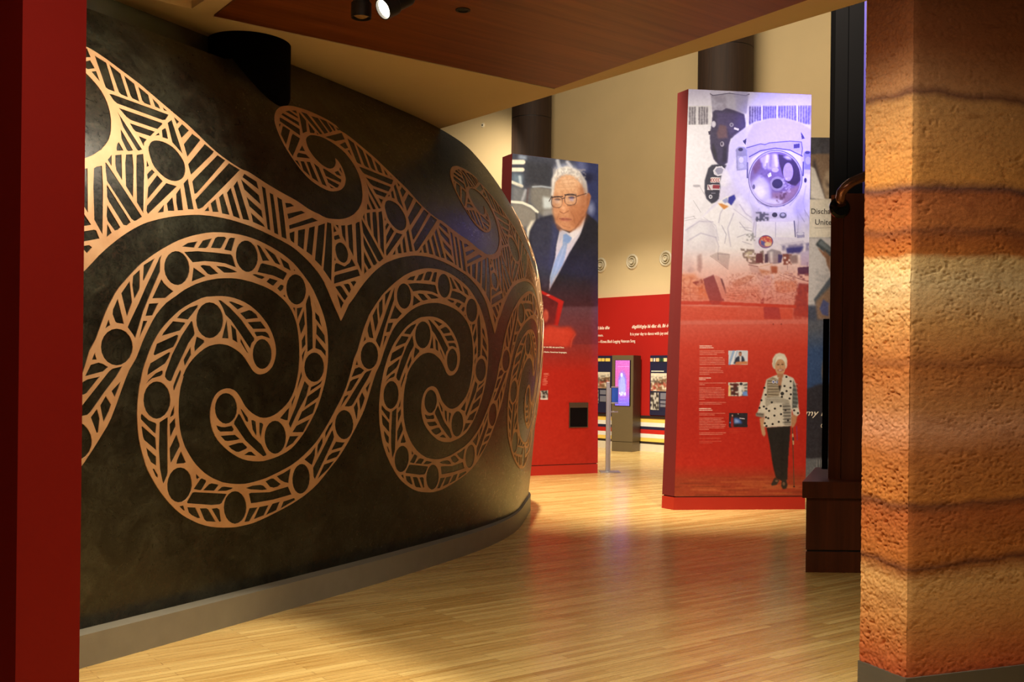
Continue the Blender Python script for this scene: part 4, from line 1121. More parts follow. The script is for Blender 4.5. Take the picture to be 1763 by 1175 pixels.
    p.mottle('605,1040 665,1030 665,1085 605,1085', (130, 130, 140), 3, 0.8, 0.8); p.poly('945,1030 1000,1030 1000,1065 950,1070', (150, 148, 196)); p.oval(972, 1040, 24, 10, (206, 204, 236))
    p.oval(737, 1092, 50, 44, (88, 56, 128)); p.oval(737, 1090, 44, 36, (186, 60, 66)); p.mottle('700,1060 775,1060 775,1120 700,1120', (226, 196, 120), 2.2, 0.8, 0.5, 0.6); p.poly('702,1080 735,1095 730,1125 705,1112', (60, 60, 150), 0.6); p.oval(750, 1108, 22, 14, (226, 206, 160), 0.6, 0.8)
    p.poly('830,1110 990,1085 1020,1110 860,1140', (196, 192, 226)); p.mottle('830,1120 1050,1100 1050,1180 830,1180', (70, 66, 130), 5, 0.8, 1.2)
    # lower part: gloves, tools, rail
    p.at(1170, 430, 7.665)
    p.fade(405, 470, (236, 216, 206), 0.0, 0.75)
    p.oval(110, 200, 70, 110, (206, 192, 198), 4, 0.7); p.poly('235,90 290,60 300,250 270,320 235,280', (168, 146, 148), 1.2, 0.8); p.oval(150, 280, 45, 35, (190, 176, 180), 2, 0.7)
    p.poly('400,90 510,45 665,75 650,180 640,275 500,160', (192, 180, 182), 0.8); p.line('505,55 510,150', 4, (90, 84, 100)); p.line('505,68 650,76', 4, (110, 100, 116)); p.line('400,95 500,165 640,275', 5, (170, 150, 146))
    p.mottle('800,0 1110,30 1110,200 930,210 840,120', (110, 92, 88), 3.2, 0.85, 0.7, 0.45); p.mottle('850,20 1000,40 1000,150 860,120', (196, 186, 160), 2.5, 0.8, 0.5, 0.6); p.poly('1010,70 1090,60 1100,190 1000,190', (96, 56, 66), 0.6)
    p.poly('1150,40 1220,10 1330,40 1360,110 1320,200 1200,210 1140,130', (150, 142, 156), 0.6); p.poly('1185,50 1230,40 1230,190 1200,195', (216, 212, 220), 1.0); p.poly('1300,80 1360,90 1340,190 1300,190', (60, 54, 110), 0.6); p.poly('1120,80 1165,70 1165,190 1120,190', (72, 60, 86), 0.6)
    p.mottle('1360,80 1480,70 1480,220 1370,220', (110, 56, 50), 4, 0.9, 0.8, 0.3); p.poly('1440,90 1560,90 1560,200 1480,205', (140, 126, 130), 1); p.poly('1600,60 1740,20 1763,240 1600,230', (186, 178, 214), 1.2); p.line('1690,190 1690,240', 8, (120, 114, 160))
    p.poly('1400,0 1640,-20 1600,60 1420,70', (60, 58, 128), 1.2); p.poly('1560,255 1715,245 1712,350 1560,345', (66, 48, 90), 0.5)
    p.poly('30,330 360,420 440,690 20,690', (226, 178, 146), 4); p.poly('170,440 290,400 320,460 250,500', (120, 60, 60), 0.8); p.poly('230,480 320,450 380,640 300,660 250,590', (214, 134, 84), 3, 0.8); p.poly('40,350 210,330 230,400 60,400', (222, 166, 128), 3); p.line('40,508 130,505', 6, (130, 66, 60)); p.line('30,655 90,655', 6, (140, 76, 70))
    p.poly('310,400 450,342 520,520 592,690 410,718 350,560', (118, 70, 84), 0.5); p.poly('455,345 530,370 600,580 620,640 560,660', (214, 178, 170), 0.8); p.poly('535,385 560,400 622,580 605,600', (60, 44, 64), 0.4)
    p.poly('690,440 900,350 985,360 930,420 830,480 740,515 700,490', (200, 160, 142), 0.8); p.line('700,500 830,480 980,400', 6, (136, 92, 90)); p.poly('600,500 1050,480 1080,700 600,690', (228, 184, 166), 4, 0.9)
    p.poly('910,200 1040,240 1120,380 1060,420 930,290', (206, 186, 186), 0.8); p.line('905,215 1030,240', 7, (120, 84, 84)); p.poly('1040,270 1200,300 1180,360 1080,340', (196, 150, 120), 1); p.line('1060,240 1220,205', 14, (222, 196, 180)); p.poly('1200,230 1290,240 1290,330 1210,330', (160, 96, 70), 1); p.poly('1215,340 1250,350 1250,460 1220,460', (236, 232, 238)); p.poly('1080,380 1210,340 1210,520 1090,620', (216, 196, 206), 2)
    p.poly('1330,240 1440,220 1520,260 1560,330 1330,350', (222, 206, 206), 1.2); p.line('1425,230 1425,285', 6, (150, 130, 150)); p.poly('1250,430 1550,430 1560,560 1340,590 1270,560', (216, 166, 140), 1.5); p.line('1320,350 1480,420 1560,480 1545,570 1490,605', 6, (120, 80, 96), 0.9); p.line('1380,340 1700,440', 12, (156, 130, 140)); p.mottle('1460,330 1720,330 1740,440 1500,440', (110, 80, 100), 4, 0.8, 0.8)
    p.poly('1575,460 1740,480 1763,930 1500,880 1530,640', (112, 56, 70), 1.2); p.mottle('1560,470 1763,480 1763,940 1500,930', (150, 70, 66), 4, 0.8, 1.0); p.poly('1690,600 1720,570 1720,740 1690,750', (210, 170, 170), 0.6)
    p.poly('610,600 900,600 860,660 640,690', (224, 170, 150), 1.5); p.line('600,610 700,625 890,610 870,655', 6, (170, 110, 104)); p.line('950,605 1000,635', 14, (160, 100, 96)); p.poly('1060,700 1110,640 1110,745 1080,740', (130, 70, 84), 0.6); p.poly('1130,690 1200,640 1215,650 1160,690', (120, 64, 66), 0.5); p.line('1330,690 1480,660', 5, (176, 104, 96))
    p.poly('15,745 1500,790 1500,935 15,945', (218, 116, 92), 1.5); p.poly('770,765 1110,790 1110,940 755,925', (224, 130, 108), 0.8)
    for a in ('20,850 130,760', '270,930 400,760', '530,930 620,790', '20,800 780,900', '20,860 500,930', '140,760 780,860'):
        p.line(a, 6, (236, 160, 136), 0.6)
    p.poly('1105,735 1305,735 1340,935 1115,930', (134, 60, 80), 0.5)
    p.poly('15,685 420,690 1540,750 1540,790 420,738 15,735', (190, 64, 48), 0.5); p.poly('390,690 560,690 520,735 420,735', (140, 56, 62), 0.5)
    p.mottle('620,330 1560,300 1560,740 620,690', (150, 100, 88), 2.2, 0.45, 0.5, 0.66)
    p.mottle('620,330 1560,300 1560,740 620,690', (244, 226, 214), 2.6, 0.5, 0.6, 0.66)
    p.mottle('30,330 320,420 340,690 20,690', (160, 84, 60), 3, 0.35, 0.9, 0.65)
    p.mottle('30,330 320,420 340,690 20,690', (240, 214, 190), 3.5, 0.5, 0.9, 0.62)
    for a in ('640,560 1050,560', '700,590 1040,575', '620,640 900,700', '960,520 1080,690', '1250,560 1540,640', '1280,470 1300,580', '1400,440 1390,570', '60,400 60,680', '140,520 150,680', '40,590 300,620'):
        p.line(a, 5, (150, 96, 90), 0.7, 0.4)
    # the picture sinks into the red ground
    p.at(0, 0, 1)
    p.fade(430, 560, (206, 60, 40), 0.0, 0.72, hi=560.0)
    p.fade(556, 600, (206, 62, 42), 0.80, 1.0, lo=560.0)
    p.at(1170, 430, 7.665); p.oval(1237, 998, 9, 12, (140, 50, 44), 0.3, 0.7); p.oval(1343, 998, 9, 12, (140, 50, 44), 0.3, 0.7)
    p.at(0, 0, 1)
    p.fade(600, 700, (188, 40, 26), 0.0, 1.0)
    # printed plank floor
    p.fade(800, 826, (150, 62, 36), 0.0, 0.85)
    rng = np.random.default_rng(3)
    for i in range(60):
        y = rng.uniform(818, 855); x = rng.uniform(1150, 1395); w = rng.uniform(20, 70)
        p.poly([(x, y), (x + w, y), (x + w, y + rng.uniform(1.2, 3.0)), (x, y + rng.uniform(1.2, 3.0))], [(126, 48, 28), (176, 84, 46), (190, 104, 60)][i % 3], 0.5, 0.55 * min(1, (y - 812) / 20))
    # small type and thumbnails
    W, Wb = (240, 196, 180), (255, 240, 226)
    p.greeked(1205, 596, [20, 23], 3.0, 2.0, Wb, 1.0)
    p.greeked(1205, 605, [41, 42, 29, 0, 39, 42, 43, 42, 43, 0, 36, 35, 40, 40, 16], 2.85, 1.3, W, 0.8)
    p.greeked(1204.5, 651, [19, 10], 2.8, 1.9, Wb, 1.0)
    p.greeked(1204.5, 660, [45, 9, 0, 37, 42, 42, 42, 43, 42, 42, 9, 0, 45, 38], 2.78, 1.3, W, 0.8)
    p.greeked(1204.5, 703.5, [19.5, 21.5], 2.8, 2.0, Wb, 1.0)
    p.greeked(1204.5, 712, [44, 26, 0, 41, 37, 43, 40, 45, 44, 42, 16, 0, 45, 40, 0], 2.78, 1.3, W, 0.8)
    p.greeked(1204.5, 755, [36, 0, 37, 22], 2.6, 1.0, W, 0.5)
    p.at(1195, 590, 11.19)
    p.poly('662,168 1032,168 1032,438 662,438', (214, 216, 224)); p.line('680,430 760,180', 40, (120, 160, 214), 0.7, 1.2); p.line('720,430 800,190', 24, (240, 242, 248), 0.9, 1.0); p.line('790,300 830,180', 20, (140, 176, 220), 0.7, 1.0)
    p.poly('762,420 800,310 860,272 930,272 965,320 978,420', (44, 50, 72), 0.4); p.poly('870,275 915,275 905,400 880,400', (222, 220, 224), 0.3); p.oval(888, 235, 30, 42, (176, 124, 100), 0.4); p.poly('856,225 870,192 905,192 920,228 900,210 870,210', (40, 32, 30), 0.3); p.poly('800,385 1028,375 1028,436 790,436', (206, 130, 84), 0.4)
    p.poly('662,780 1028,780 1028,1040 662,1040', (222, 216, 204)); p.mottle('690,800 860,800 860,1040 690,1040', (84, 32, 30), 3.2, 0.95, 0.8, 0.35); p.mottle('700,900 1028,800 1028,1040 700,1040', (60, 60, 60), 2.5, 0.8, 0.6, 0.6); p.poly('662,840 700,830 710,1040 662,1040', (236, 206, 140), 0.8); p.poly('930,960 1028,950 1028,1035 940,1040', (110, 150, 220), 0.8); p.oval(905, 810, 30, 26, (40, 44, 60), 0.4); p.poly('850,880 910,860 920,1040 860,1040', (236, 234, 228), 0.6)
    p.at(1195, 680, 11.19)
    p.poly('672,358 1030,358 1030,636 672,636', (40, 36, 44)); p.poly('770,450 880,470 930,560 770,560', (70, 110, 200), 1.5); p.poly('790,470 850,500 880,540 780,556', (150, 180, 230), 1.0); p.line('880,460 970,472', 16, (226, 214, 224)); p.oval(850, 378, 9, 9, (220, 200, 180)); p.poly('712,440 750,430 765,630 708,630', (150, 34, 34), 0.5); p.oval(738, 410, 14, 20, (206, 150, 130), 0.4); p.oval(695, 545, 14, 14, (90, 130, 200), 0.6)
    p.at(0, 0, 1)
    for y0, ws in ((631, [30, 22]), (686, [28, 20]), (740, [28, 28, 15])):
        p.greeked(1255, y0, ws, 3.0, 0.9, (216, 96, 76), 0.6)
    # standing woman with a cane
    p.at(1290, 600, 8.39)
    p.poly('250,1150 600,1120 600,1180 575,1500 555,1900 480,1920 390,1880 345,1700 300,1400', (38, 33, 31), 0.3)
    p.poly('470,1200 500,1200 490,1880 465,1880', (28, 24, 24), 1.0, 0.7)
    p.poly('375,1870 440,1910 400,1975 330,1990 320,1965 355,1900', (52, 44, 38), 0.3); p.poly('478,1905 540,1900 560,1980 540,2030 490,2035 466,1990', (46, 40, 36), 0.3); p.oval(505, 1960, 20, 26, (110, 84, 66), 0.4); p.oval(400, 1920, 22, 16, (110, 84, 66), 0.4)
    p.line('625,1010 655,2000', 14, (96, 62, 44)); p.line('634,1250 644,1390', 22, (196, 160, 120)); p.line('640,1300 642,1330', 24, (90, 60, 50)); p.line('690,1130 700,1330', 8, (96, 60, 150), 0.8); p.oval(656, 2002, 14, 10, (40, 30, 30))
    p.poly('150,1020 215,1000 222,1120 240,1250 215,1285 185,1250 165,1140', (196, 150, 112), 0.3); p.poly('625,960 700,980 690,1060 660,1130 620,1160 600,1080', (188, 136, 98), 0.3)
    p.poly('385,400 470,380 540,395 640,440 680,520 700,700 720,860 735,950 700,990 640,965 620,880 610,1130 250,1150 205,1130 225,960 210,1010 95,980 130,900 180,720 250,460 330,420', (216, 208, 192), 0.3)
    p.poly('260,465 340,425 430,470 470,560 430,700 420,760 300,800 250,760', (150, 134, 110), 0.6)
    for i in range(16):
        y = 460 + i * 20
        p.line([(262 + (i % 3) * 10, y + 6 * math.sin(i)), (440 - (i % 2) * 24, y + 8 * math.cos(i * 1.7))], 7, (74, 68, 62) if i % 2 else (206, 198, 180), 0.8)
    p.poly('230,720 420,700 580,760 590,810 500,800 330,800 240,860', (176, 168, 152), 0.8)
    for i in range(7):
        p.line([(250 + i * 12, 735 + i * 8), (560, 748 + i * 9)], 5, (92, 86, 80) if i % 2 else (214, 206, 190), 0.7)
    p.poly('480,810 580,800 605,870 605,1120 510,1115 500,950', (140, 134, 124), 0.4)
    for i in range(13):
        p.line([(490, 825 + i * 23), (600, 822 + i * 23)], 9, (70, 66, 62) if i % 2 else (190, 184, 170), 0.8)
    p.poly('640,470 690,600 715,790 690,870 625,880 630,640', (96, 100, 96), 0.5)
    for i in range(12):
        p.line([(640, 520 + i * 30), (705, 530 + i * 30)], 9, (54, 58, 58) if i % 2 else (150, 158, 156), 0.7)
    p.poly('100,935 215,945 210,1010 92,985', (130, 122, 112), 0.4); p.line('110,955 205,965', 8, (66, 60, 56), 0.8); p.poly('640,870 715,880 738,950 700,985 640,950', (220, 214, 198), 0.3)
    for x, y in ((540, 424), (602, 488), (513, 556), (600, 580), (543, 628), (605, 676), (587, 735), (220, 580), (238, 680), (176, 760), (212, 850), (150, 868), (328, 790), (458, 842), (373, 880), (528, 902), (248, 880), (288, 912), (463, 960), (366, 980), (243, 1005), (276, 1018), (430, 1070), (340, 1102), (655, 905), (710, 945), (475, 710), (226, 1090), (250, 1130), (565, 1050)):
        p.oval(x, y, 16, 15, (46, 42, 40), 0.25)
    p.oval(480, 664, 26, 26, (50, 46, 44)); p.poly('425,440 480,400 478,470 450,600 420,560', (176, 124, 92), 0.4); p.poly('425,550 462,550 440,640', (34, 32, 34), 0.3)
    p.oval(350, 495, 22, 22, (226, 226, 236)); p.oval(350, 495, 12, 12, (60, 76, 150)); p.oval(400, 498, 17, 20, (214, 214, 226)); p.oval(404, 498, 9, 12, (60, 76, 150))
    p.poly('332,240 340,160 380,95 440,78 510,95 548,160 552,235 546,285 528,312 372,312 352,300 336,270', (222, 212, 190), 0.5); p.poly('345,250 360,180 400,130 380,200 366,300 350,290', (190, 180, 156), 0.6)
    p.oval(450, 285, 76, 116, (202, 154, 114), 0.5); p.poly('400,380 500,380 490,430 410,430', (176, 124, 90), 0.6)
    p.poly('378,190 400,140 460,130 520,170 525,200 480,165 420,165', (232, 224, 204), 0.5)
    p.oval(420, 248, 20, 8, (96, 62, 46), 0.4); p.oval(482, 246, 20, 8, (96, 62, 46), 0.4); p.line('404,228 436,224', 6, (150, 104, 78)); p.line('468,222 500,228', 6, (150, 104, 78))
    p.line('452,250 444,292 462,294', 5, (160, 106, 78)); p.oval(454, 326, 44, 17, (150, 72, 60), 0.4); p.poly('418,320 490,318 478,332 430,334', (244, 236, 222), 0.25); p.oval(408, 292, 20, 18, (206, 144, 110), 1.0, 0.6); p.oval(500, 292, 20, 18, (206, 144, 110), 1.0, 0.6)
    return p


def portrait_print():
    p = Print([(882, 260.6), (1029.6, 279.4), (1029, 798), (865, 804)], 240, 780, (70, 74, 92))
    p.at(860, 250, 4.7)
    p.poly('95,40 420,80 420,330 95,330', (64, 68, 84), 3)
    p.poly('200,110 420,130 410,320 210,320', (52, 54, 64), 5); p.poly('600,100 800,130 800,620 640,620', (44, 52, 96), 6); p.poly('620,110 700,130 690,230 630,210', (96, 104, 150), 4); p.oval(690, 250, 70, 40, (30, 32, 60), 5)
    p.poly('150,60 215,70 215,100 150,95', (150, 166, 190), 2); p.line('100,120 185,120', 38, (246, 240, 220), 1, 1.2); p.line('100,182 180,182', 34, (246, 240, 220), 1, 1.2); p.poly('100,210 185,220 180,320 100,290', (110, 130, 150), 3); p.line('160,240 168,310', 22, (190, 206, 220), 0.9, 1.5); p.line('100,285 175,318', 26, (240, 236, 220), 1, 1.2)
    p.poly('95,310 180,330 230,360 240,470 95,450', (120, 124, 130), 3); p.line('205,350 180,430', 20, (180, 184, 196), 0.8, 1.5); p.line('226,340 215,450', 16, (96, 80, 84), 0.9, 1.5)
    p.poly('240,330 270,310 410,330 420,560 330,560 240,450', (128, 126, 122), 2.5); p.line('262,322 330,318 410,330', 12, (176, 190, 206), 0.9, 1.2); p.poly('340,400 410,415 420,500 345,500', (206, 216, 222), 2.0); p.poly('345,520 420,505 430,560 340,560', (150, 150, 152), 1.5)
    p.poly('95,445 200,460 290,520 310,600 240,640 95,700', (142, 138, 132), 3); p.line('95,445 180,452 250,485 298,528', 22, (240, 240, 226), 1.0, 1.0); p.line('290,540 295,600', 14, (60, 60, 66), 0.8, 1.5)
    p.poly('210,760 215,660 250,600 290,590 240,680 225,780', (240, 236, 220), 1.2)
    p.poly('430,160 520,130 620,160 630,260 440,250', (150, 160, 190), 3); p.line('460,110 480,180', 30, (210, 216, 230), 0.8, 2); p.line('540,120 570,160', 26, (214, 216, 232), 0.8, 2); p.oval(735, 500, 30, 50, (120, 130, 170), 4)
    # suit
    p.poly('220,790 245,680 290,590 420,550 480,640 700,540 770,600 800,640 800,1300 300,1300 320,1160 280,1000', (34, 34, 48), 1.2)
    p.poly('280,600 420,552 480,650 450,800 380,1150 340,1160 300,1000 250,860 240,700', (54, 56, 78), 3, 0.9); p.poly('420,600 490,660 440,850 390,1100 410,760', (60, 66, 110), 3, 0.8)
    p.poly('480,665 560,700 690,560 692,600 640,730 560,860 480,1020 390,1175 400,1060 440,900 450,800', (206, 202, 218), 0.8)
    p.poly('560,700 690,560 694,600 620,720 575,760', (226, 222, 232), 0.8); p.poly('480,670 540,700 500,740 470,790', (190, 190, 212), 0.8)
    p.poly('505,715 530,704 578,740 560,775 540,785 520,900 500,960 440,1060 400,1150 398,1060 440,920 500,800', (148, 172, 214), 0.7); p.line('520,800 420,1080', 10, (180, 198, 230), 0.6, 1.5); p.poly('510,712 532,706 576,742 545,782 508,770', (128, 158, 212), 0.6)
    p.poly('694,545 790,610 800,760 640,900 480,1110 390,1175 560,860 660,700', (30, 30, 42), 1.0)
    # head
    p.poly('690,380 720,372 736,400 720,470 695,530 680,520', (176, 116, 82), 0.8)
    p.poly('415,400 440,280 520,215 620,230 690,320 700,440 690,560 640,640 570,690 500,670 445,620 425,520', (206, 150, 112), 1.0)
    p.poly('430,300 470,235 560,220 640,240 660,320 620,380 520,370 440,400', (222, 178, 140), 4, 0.8); p.poly('560,480 660,470 690,560 640,640 560,660', (172, 108, 72), 5, 0.8); p.poly('440,500 480,500 480,640 450,610', (190, 130, 92), 4, 0.7)
    p.poly('408,400 412,260 450,180 540,150 640,190 695,280 705,370 690,400 668,330 630,260 560,220 490,225 440,280 425,400', (222, 218, 216), 1.5); p.poly('640,210 695,290 705,375 690,395 660,310', (176, 172, 176), 2, 0.9); p.poly('430,220 470,180 540,160 560,200 480,210 430,290', (240, 238, 236), 2.0)
    p.oval(458, 445, 44, 44, (226, 196, 170), 2, 0.5); p.oval(568, 425, 46, 44, (222, 190, 164), 2, 0.5)
    p.oval(460, 425, 24, 9, (90, 64, 60), 0.8); p.oval(575, 410, 26, 10, (80, 64, 84), 0.8); p.line('430,400 490,402', 8, (170, 140, 120), 0.8, 1); p.line('535,382 610,380', 9, (170, 140, 120), 0.8, 1)
    for cx, cy, rx, ry in ((455, 446, 44, 46), (566, 426, 48, 46)):
        ring = [(cx + rx * math.copysign(abs(math.cos(t)) ** 0.75, math.cos(t)), cy + ry * math.copysign(abs(math.sin(t)) ** 0.75, math.sin(t))) for t in np.linspace(0, 2 * math.pi, 40)]
        p.line(ring, 5, (62, 50, 56), 0.95, 0.5)
    p.line('412,408 500,402', 9, (54, 44, 50), 1, 0.5); p.line('520,388 612,390', 9, (54, 44, 50), 1, 0.5); p.line('498,420 520,412', 7, (70, 56, 60)); p.line('612,402 694,378', 8, (54, 44, 50), 1, 0.6); p.line('392,440 414,400', 7, (70, 60, 64)); p.oval(452, 440, 20, 16, (216, 214, 236), 2, 0.4); p.oval(575, 425, 18, 14, (150, 156, 226), 2, 0.5)
    p.poly('500,430 540,470 556,520 520,540 478,525 490,480', (214, 152, 112), 1.5); p.line('480,525 510,540 552,518', 7, (140, 84, 60), 0.8, 1); p.line('556,500 590,560', 6, (160, 100, 72), 0.7, 1.2); p.line('470,540 455,590', 6, (160, 100, 72), 0.7, 1.2)
    p.oval(524, 588, 48, 15, (176, 104, 88), 1.0, 0.9, 3); p.line('476,582 520,586 572,588', 6, (120, 66, 56), 0.9, 0.7); p.poly('470,620 540,610 590,620 560,680 500,665', (200, 140, 104), 2.5, 0.7); p.line('500,640 560,655', 5, (160, 104, 76), 0.6, 1.2)
    p.poly('640,300 690,330 700,440 692,560 640,640 600,660 640,560 655,440', (150, 90, 60), 4, 0.75); p.poly('420,400 440,430 450,520 470,620 446,620 424,520', (170, 110, 78), 3, 0.7)
    p.poly('480,250 600,245 620,300 500,310', (236, 200, 168), 5, 0.7); p.oval(600, 500, 34, 24, (190, 128, 90), 4, 0.7); p.oval(508, 500, 16, 22, (232, 182, 146), 3, 0.7); p.oval(446, 530, 20, 26, (224, 172, 134), 4, 0.6)
    p.line('425,470 440,490 470,496', 5, (168, 112, 84), 0.7, 1); p.line('540,476 580,484 606,470', 6, (156, 100, 74), 0.7, 1); p.line('590,560 600,620', 6, (146, 92, 64), 0.7, 1.2); p.line('690,545 600,668 560,690', 9, (120, 72, 50), 0.6, 1.5)
    p.mottle('440,230 660,230 690,560 560,680 440,600', (180, 122, 88), 2.6, 0.28, 0.8, 0.6); p.mottle('410,160 690,180 705,380 660,300 560,220 440,270', (170, 166, 168), 2.2, 0.6, 0.7, 0.55)
    p.poly('700,380 722,378 730,405 714,460 700,500', (150, 94, 64), 1.0, 0.7)
    for a in ('470,300 600,290', '460,330 610,322', '480,270 580,262'):
        p.line(a, 4, (190, 140, 106), 0.6, 1.0)
    p.mottle('600,460 690,440 690,580 610,620', (186, 124, 88), 4, 0.5, 1.5); p.poly('445,620 500,672 480,690 452,660', (140, 86, 62), 1.5, 0.7)
    p.at(860, 480, 3.357)
    p.poly('230,60 365,125 330,270 300,262 330,135 240,85', (196, 30, 26), 0.6); p.poly('240,85 330,135 312,262 245,280', (84, 24, 30), 1.5, 0.9); p.oval(260, 210, 16, 36, (206, 110, 84), 1.2); p.oval(273, 90, 10, 3, (240, 200, 190), 0.4)
    p.poly('225,300 280,265 340,280 400,275 435,310 420,340 400,390 300,385 225,380', (206, 70, 46), 2.5, 0.95)
    p.at(0, 0, 1)
    p.fade(470, 590, (150, 20, 14), 0.0, 0.62, hi=592)
    p.fade(590, 640, (174, 30, 17), 0.62, 1.0, lo=592)
    p.at(860, 480, 3.357)
    p.poly('245,290 285,268 345,282 400,278 432,312 412,345 395,388 330,384 240,378', (206, 66, 44), 3, 0.75); p.line('405,390 412,350 432,318', 6, (210, 84, 60), 0.6, 1)
    p.at(0, 0, 1)
    p.fade(640, 760, (172, 28, 15), 0.0, 1.0)
    Wt = (255, 226, 206)
    for i in range(2):
        p.greeked(934, 670 - 18 + i * 0 - 10 + i, [7, 8, 6.5, 6, 4][:1] if i else [8, 9, 6, 6, 4], 2.9, 1.2, Wt, 0.6)
    p.greeked(932, 653, [6, 8, 8, 6], 2.9, 1.2, Wt, 0.7)
    p.poly('928,673 941,672 941,688 928,688.5', (206, 198, 190)); p.mottle('928,673 941,672 941,685 928,686', (40, 36, 36), 1.8, 0.95, 0.4, 0.45)
    return p


def document_print():
    p = Print([(1388, 237), (1500, 238), (1495, 834), (1380, 829)], 130, 640, (70, 76, 96))
    p.at(1385, 220, 5.34)
    p.poly('-20,90 700,90 700,245 -20,245', (86, 84, 92), 1); p.mottle('-20,95 700,95 700,240 -20,240', (104, 104, 116), 7, 0.7, 3)
    p.poly('-20,240 700,240 700,680 150,680 -20,320', (150, 124, 100), 1); p.poly('120,640 160,470 180,400 240,360 320,370 420,400 440,660', (190, 168, 140), 1.5); p.oval(260, 300, 46, 16, (70, 56, 52), 0.8); p.oval(285, 335, 34, 34, (170, 128, 100), 1); p.poly('170,500 240,510 250,540 200,540', (110, 96, 86), 1.5); p.mottle('150,420 420,400 430,640 170,660', (140, 118, 96), 5, 0.6, 1.5)
    p.poly('60,300 80,280 180,660 60,640', (84, 72, 70), 1.5); p.poly('40,350 80,370 178,660 40,640', (236, 230, 222), 0.6)
    p.poly('-20,650 260,645 700,650 700,1000 -20,1000', (232, 224, 208), 0.5); p.line('80,910 330,905', 4, (150, 140, 130)); 
    p.greeked(1398, 402, [24], 4, 2.2, (120, 112, 106), 0.8)
    p.poly('-20,1000 700,990 700,1300 -20,1300', (206, 202, 204), 1); p.poly('85,1060 130,1005 300,1150 240,1200', (62, 70, 76), 0.8); p.poly('110,1050 140,1020 240,1110 220,1130', (110, 120, 126), 1); p.poly('100,1080 240,1190 300,1200 300,1300 240,1280', (150, 104, 76), 1.2)
    p.at(1385, 440, 3.09)
    p.poly('-20,0 400,0 400,250 -20,250', (206, 202, 204), 1.5); p.mottle('50,60 120,60 120,170 50,170', (170, 170, 176), 3, 0.5, 0.8); p.poly('95,-40 130,0 130,80 110,40', (140, 100, 74), 1.2); p.poly('40,220 130,100 140,150 50,250', (84, 92, 104), 1); p.poly('50,230 130,150 400,170 400,330 60,330', (146, 116, 94), 2); p.poly('70,270 90,220 120,240 118,310 85,300', (84, 90, 140), 1)
    p.poly('-20,330 400,320 400,520 -20,520', (92, 96, 108), 3); p.fade(560, 600, (52, 78, 122), 0.0, 1.0, hi=660); p.poly('-20,480 400,480 400,690 -20,690', (50, 78, 126), 6); p.oval(92, 600, 10, 50, (130, 110, 90), 2)
    p.poly('-20,700 60,665 400,640 400,1070 -20,1070', (44, 42, 52), 2); p.poly('-20,1050 400,1050 400,1250 -20,1250', (96, 100, 108), 1)
    for i in range(12):
        p.line([(56 + i * 6, 1060), (54 + i * 7, 1150)], 3, (54, 56, 62) if i % 2 else (150, 152, 156), 0.8)
    return p


low1 = [(-0.13, 16.10), (1.404, 16.92), (1.249, 17.21), (-0.285, 16.39)]
high1 = [(-0.033, 16.152), (1.354, 16.893), (1.199, 17.18), (-0.188, 16.44)]
pan1, face1 = tall_panel('graphic_panel', low1, high1, 'tall red panel printed with a grey haired man in glasses and blue tie')
P1 = portrait_print()
P1.sheet('printed_face', [face1(4.998, 0), face1(4.998, 1), face1(0.164, 1), face1(0.164, 0)], pan1, 'portrait of an elderly man in a dark suit fading into red')
d1_ = (Vector(low1[1] + (0,)) - Vector(low1[0] + (0,))).normalized()
def on1(u, v, lift=0.008): return on_plane(u, v, low1[0], low1[1], lift)
for body_, u, v, cap, u1 in (('What we did, we saved lives.', 931.0, 599.0, 2.8, 971.5), ('of the Native American languages.', 927.0, 607.5, 2.8, 976.0)):
    o = on1(u, v)
    lettering('quotation', body_, o, d1_, (0, 0, 1), (on1(u, v - cap).z - o.z) / 0.7, M_LETTER, pan1, 0.0, 0.01, (on1(u1, v) - o).length)
# black recessed niche
n0, n1_ = on1(980.6, 735), on1(1010.8, 735)
nz0, nz1 = on1(995, 735.3).z, on1(995, 694.8).z
nn = Vector((d1_.y, -d1_.x, 0))
def nslab(name, a, b, z0, z1, f, t, m, label=None):
    P = [a + nn * f, b + nn * f, b + nn * (f - t), a + nn * (f - t)]
    return prism(name, [tuple(q.xy) for q in P], z0, z1, m, pan1, label=label)
nslab('niche_back', n0, n1_, nz0, nz1, 0.0, 0.004, M_BLACKGLOSS, 'black opening')
fr = 0.012
M_FRAME = plain('niche_frame', (70, 52, 38), 0.5)
nslab('niche_frame', n0 - d1_ * fr, n0, nz0 - fr, nz1 + fr, 0.012, 0.012, M_FRAME)
nslab('niche_frame', n1_, n1_ + d1_ * fr, nz0 - fr, nz1 + fr, 0.012, 0.012, M_FRAME)
nslab('niche_frame', n0, n1_, nz0 - fr, nz0, 0.012, 0.012, M_FRAME)
nslab('niche_frame', n0, n1_, nz1 - 0.07, nz1 + fr, 0.012, 0.012, M_FRAME)

low2 = [(1.935, 12.39), (3.55, 12.60), (3.52, 12.82), (1.818, 12.58)]
high2 = [(2.056, 12.406), (3.57, 12.603), (3.54, 12.82), (1.958, 12.60)]
pan2, face2 = tall_panel('graphic_panel', low2, high2, 'tall red panel printed with an astronaut above a standing woman with cane')
P2 = astronaut_print()
P2.sheet('printed_face', [face2(4.998, 0), face2(4.998, 1), face2(0.164, 1), face2(0.164, 0)], pan2, 'astronaut photograph fading into red with text and a standing woman')

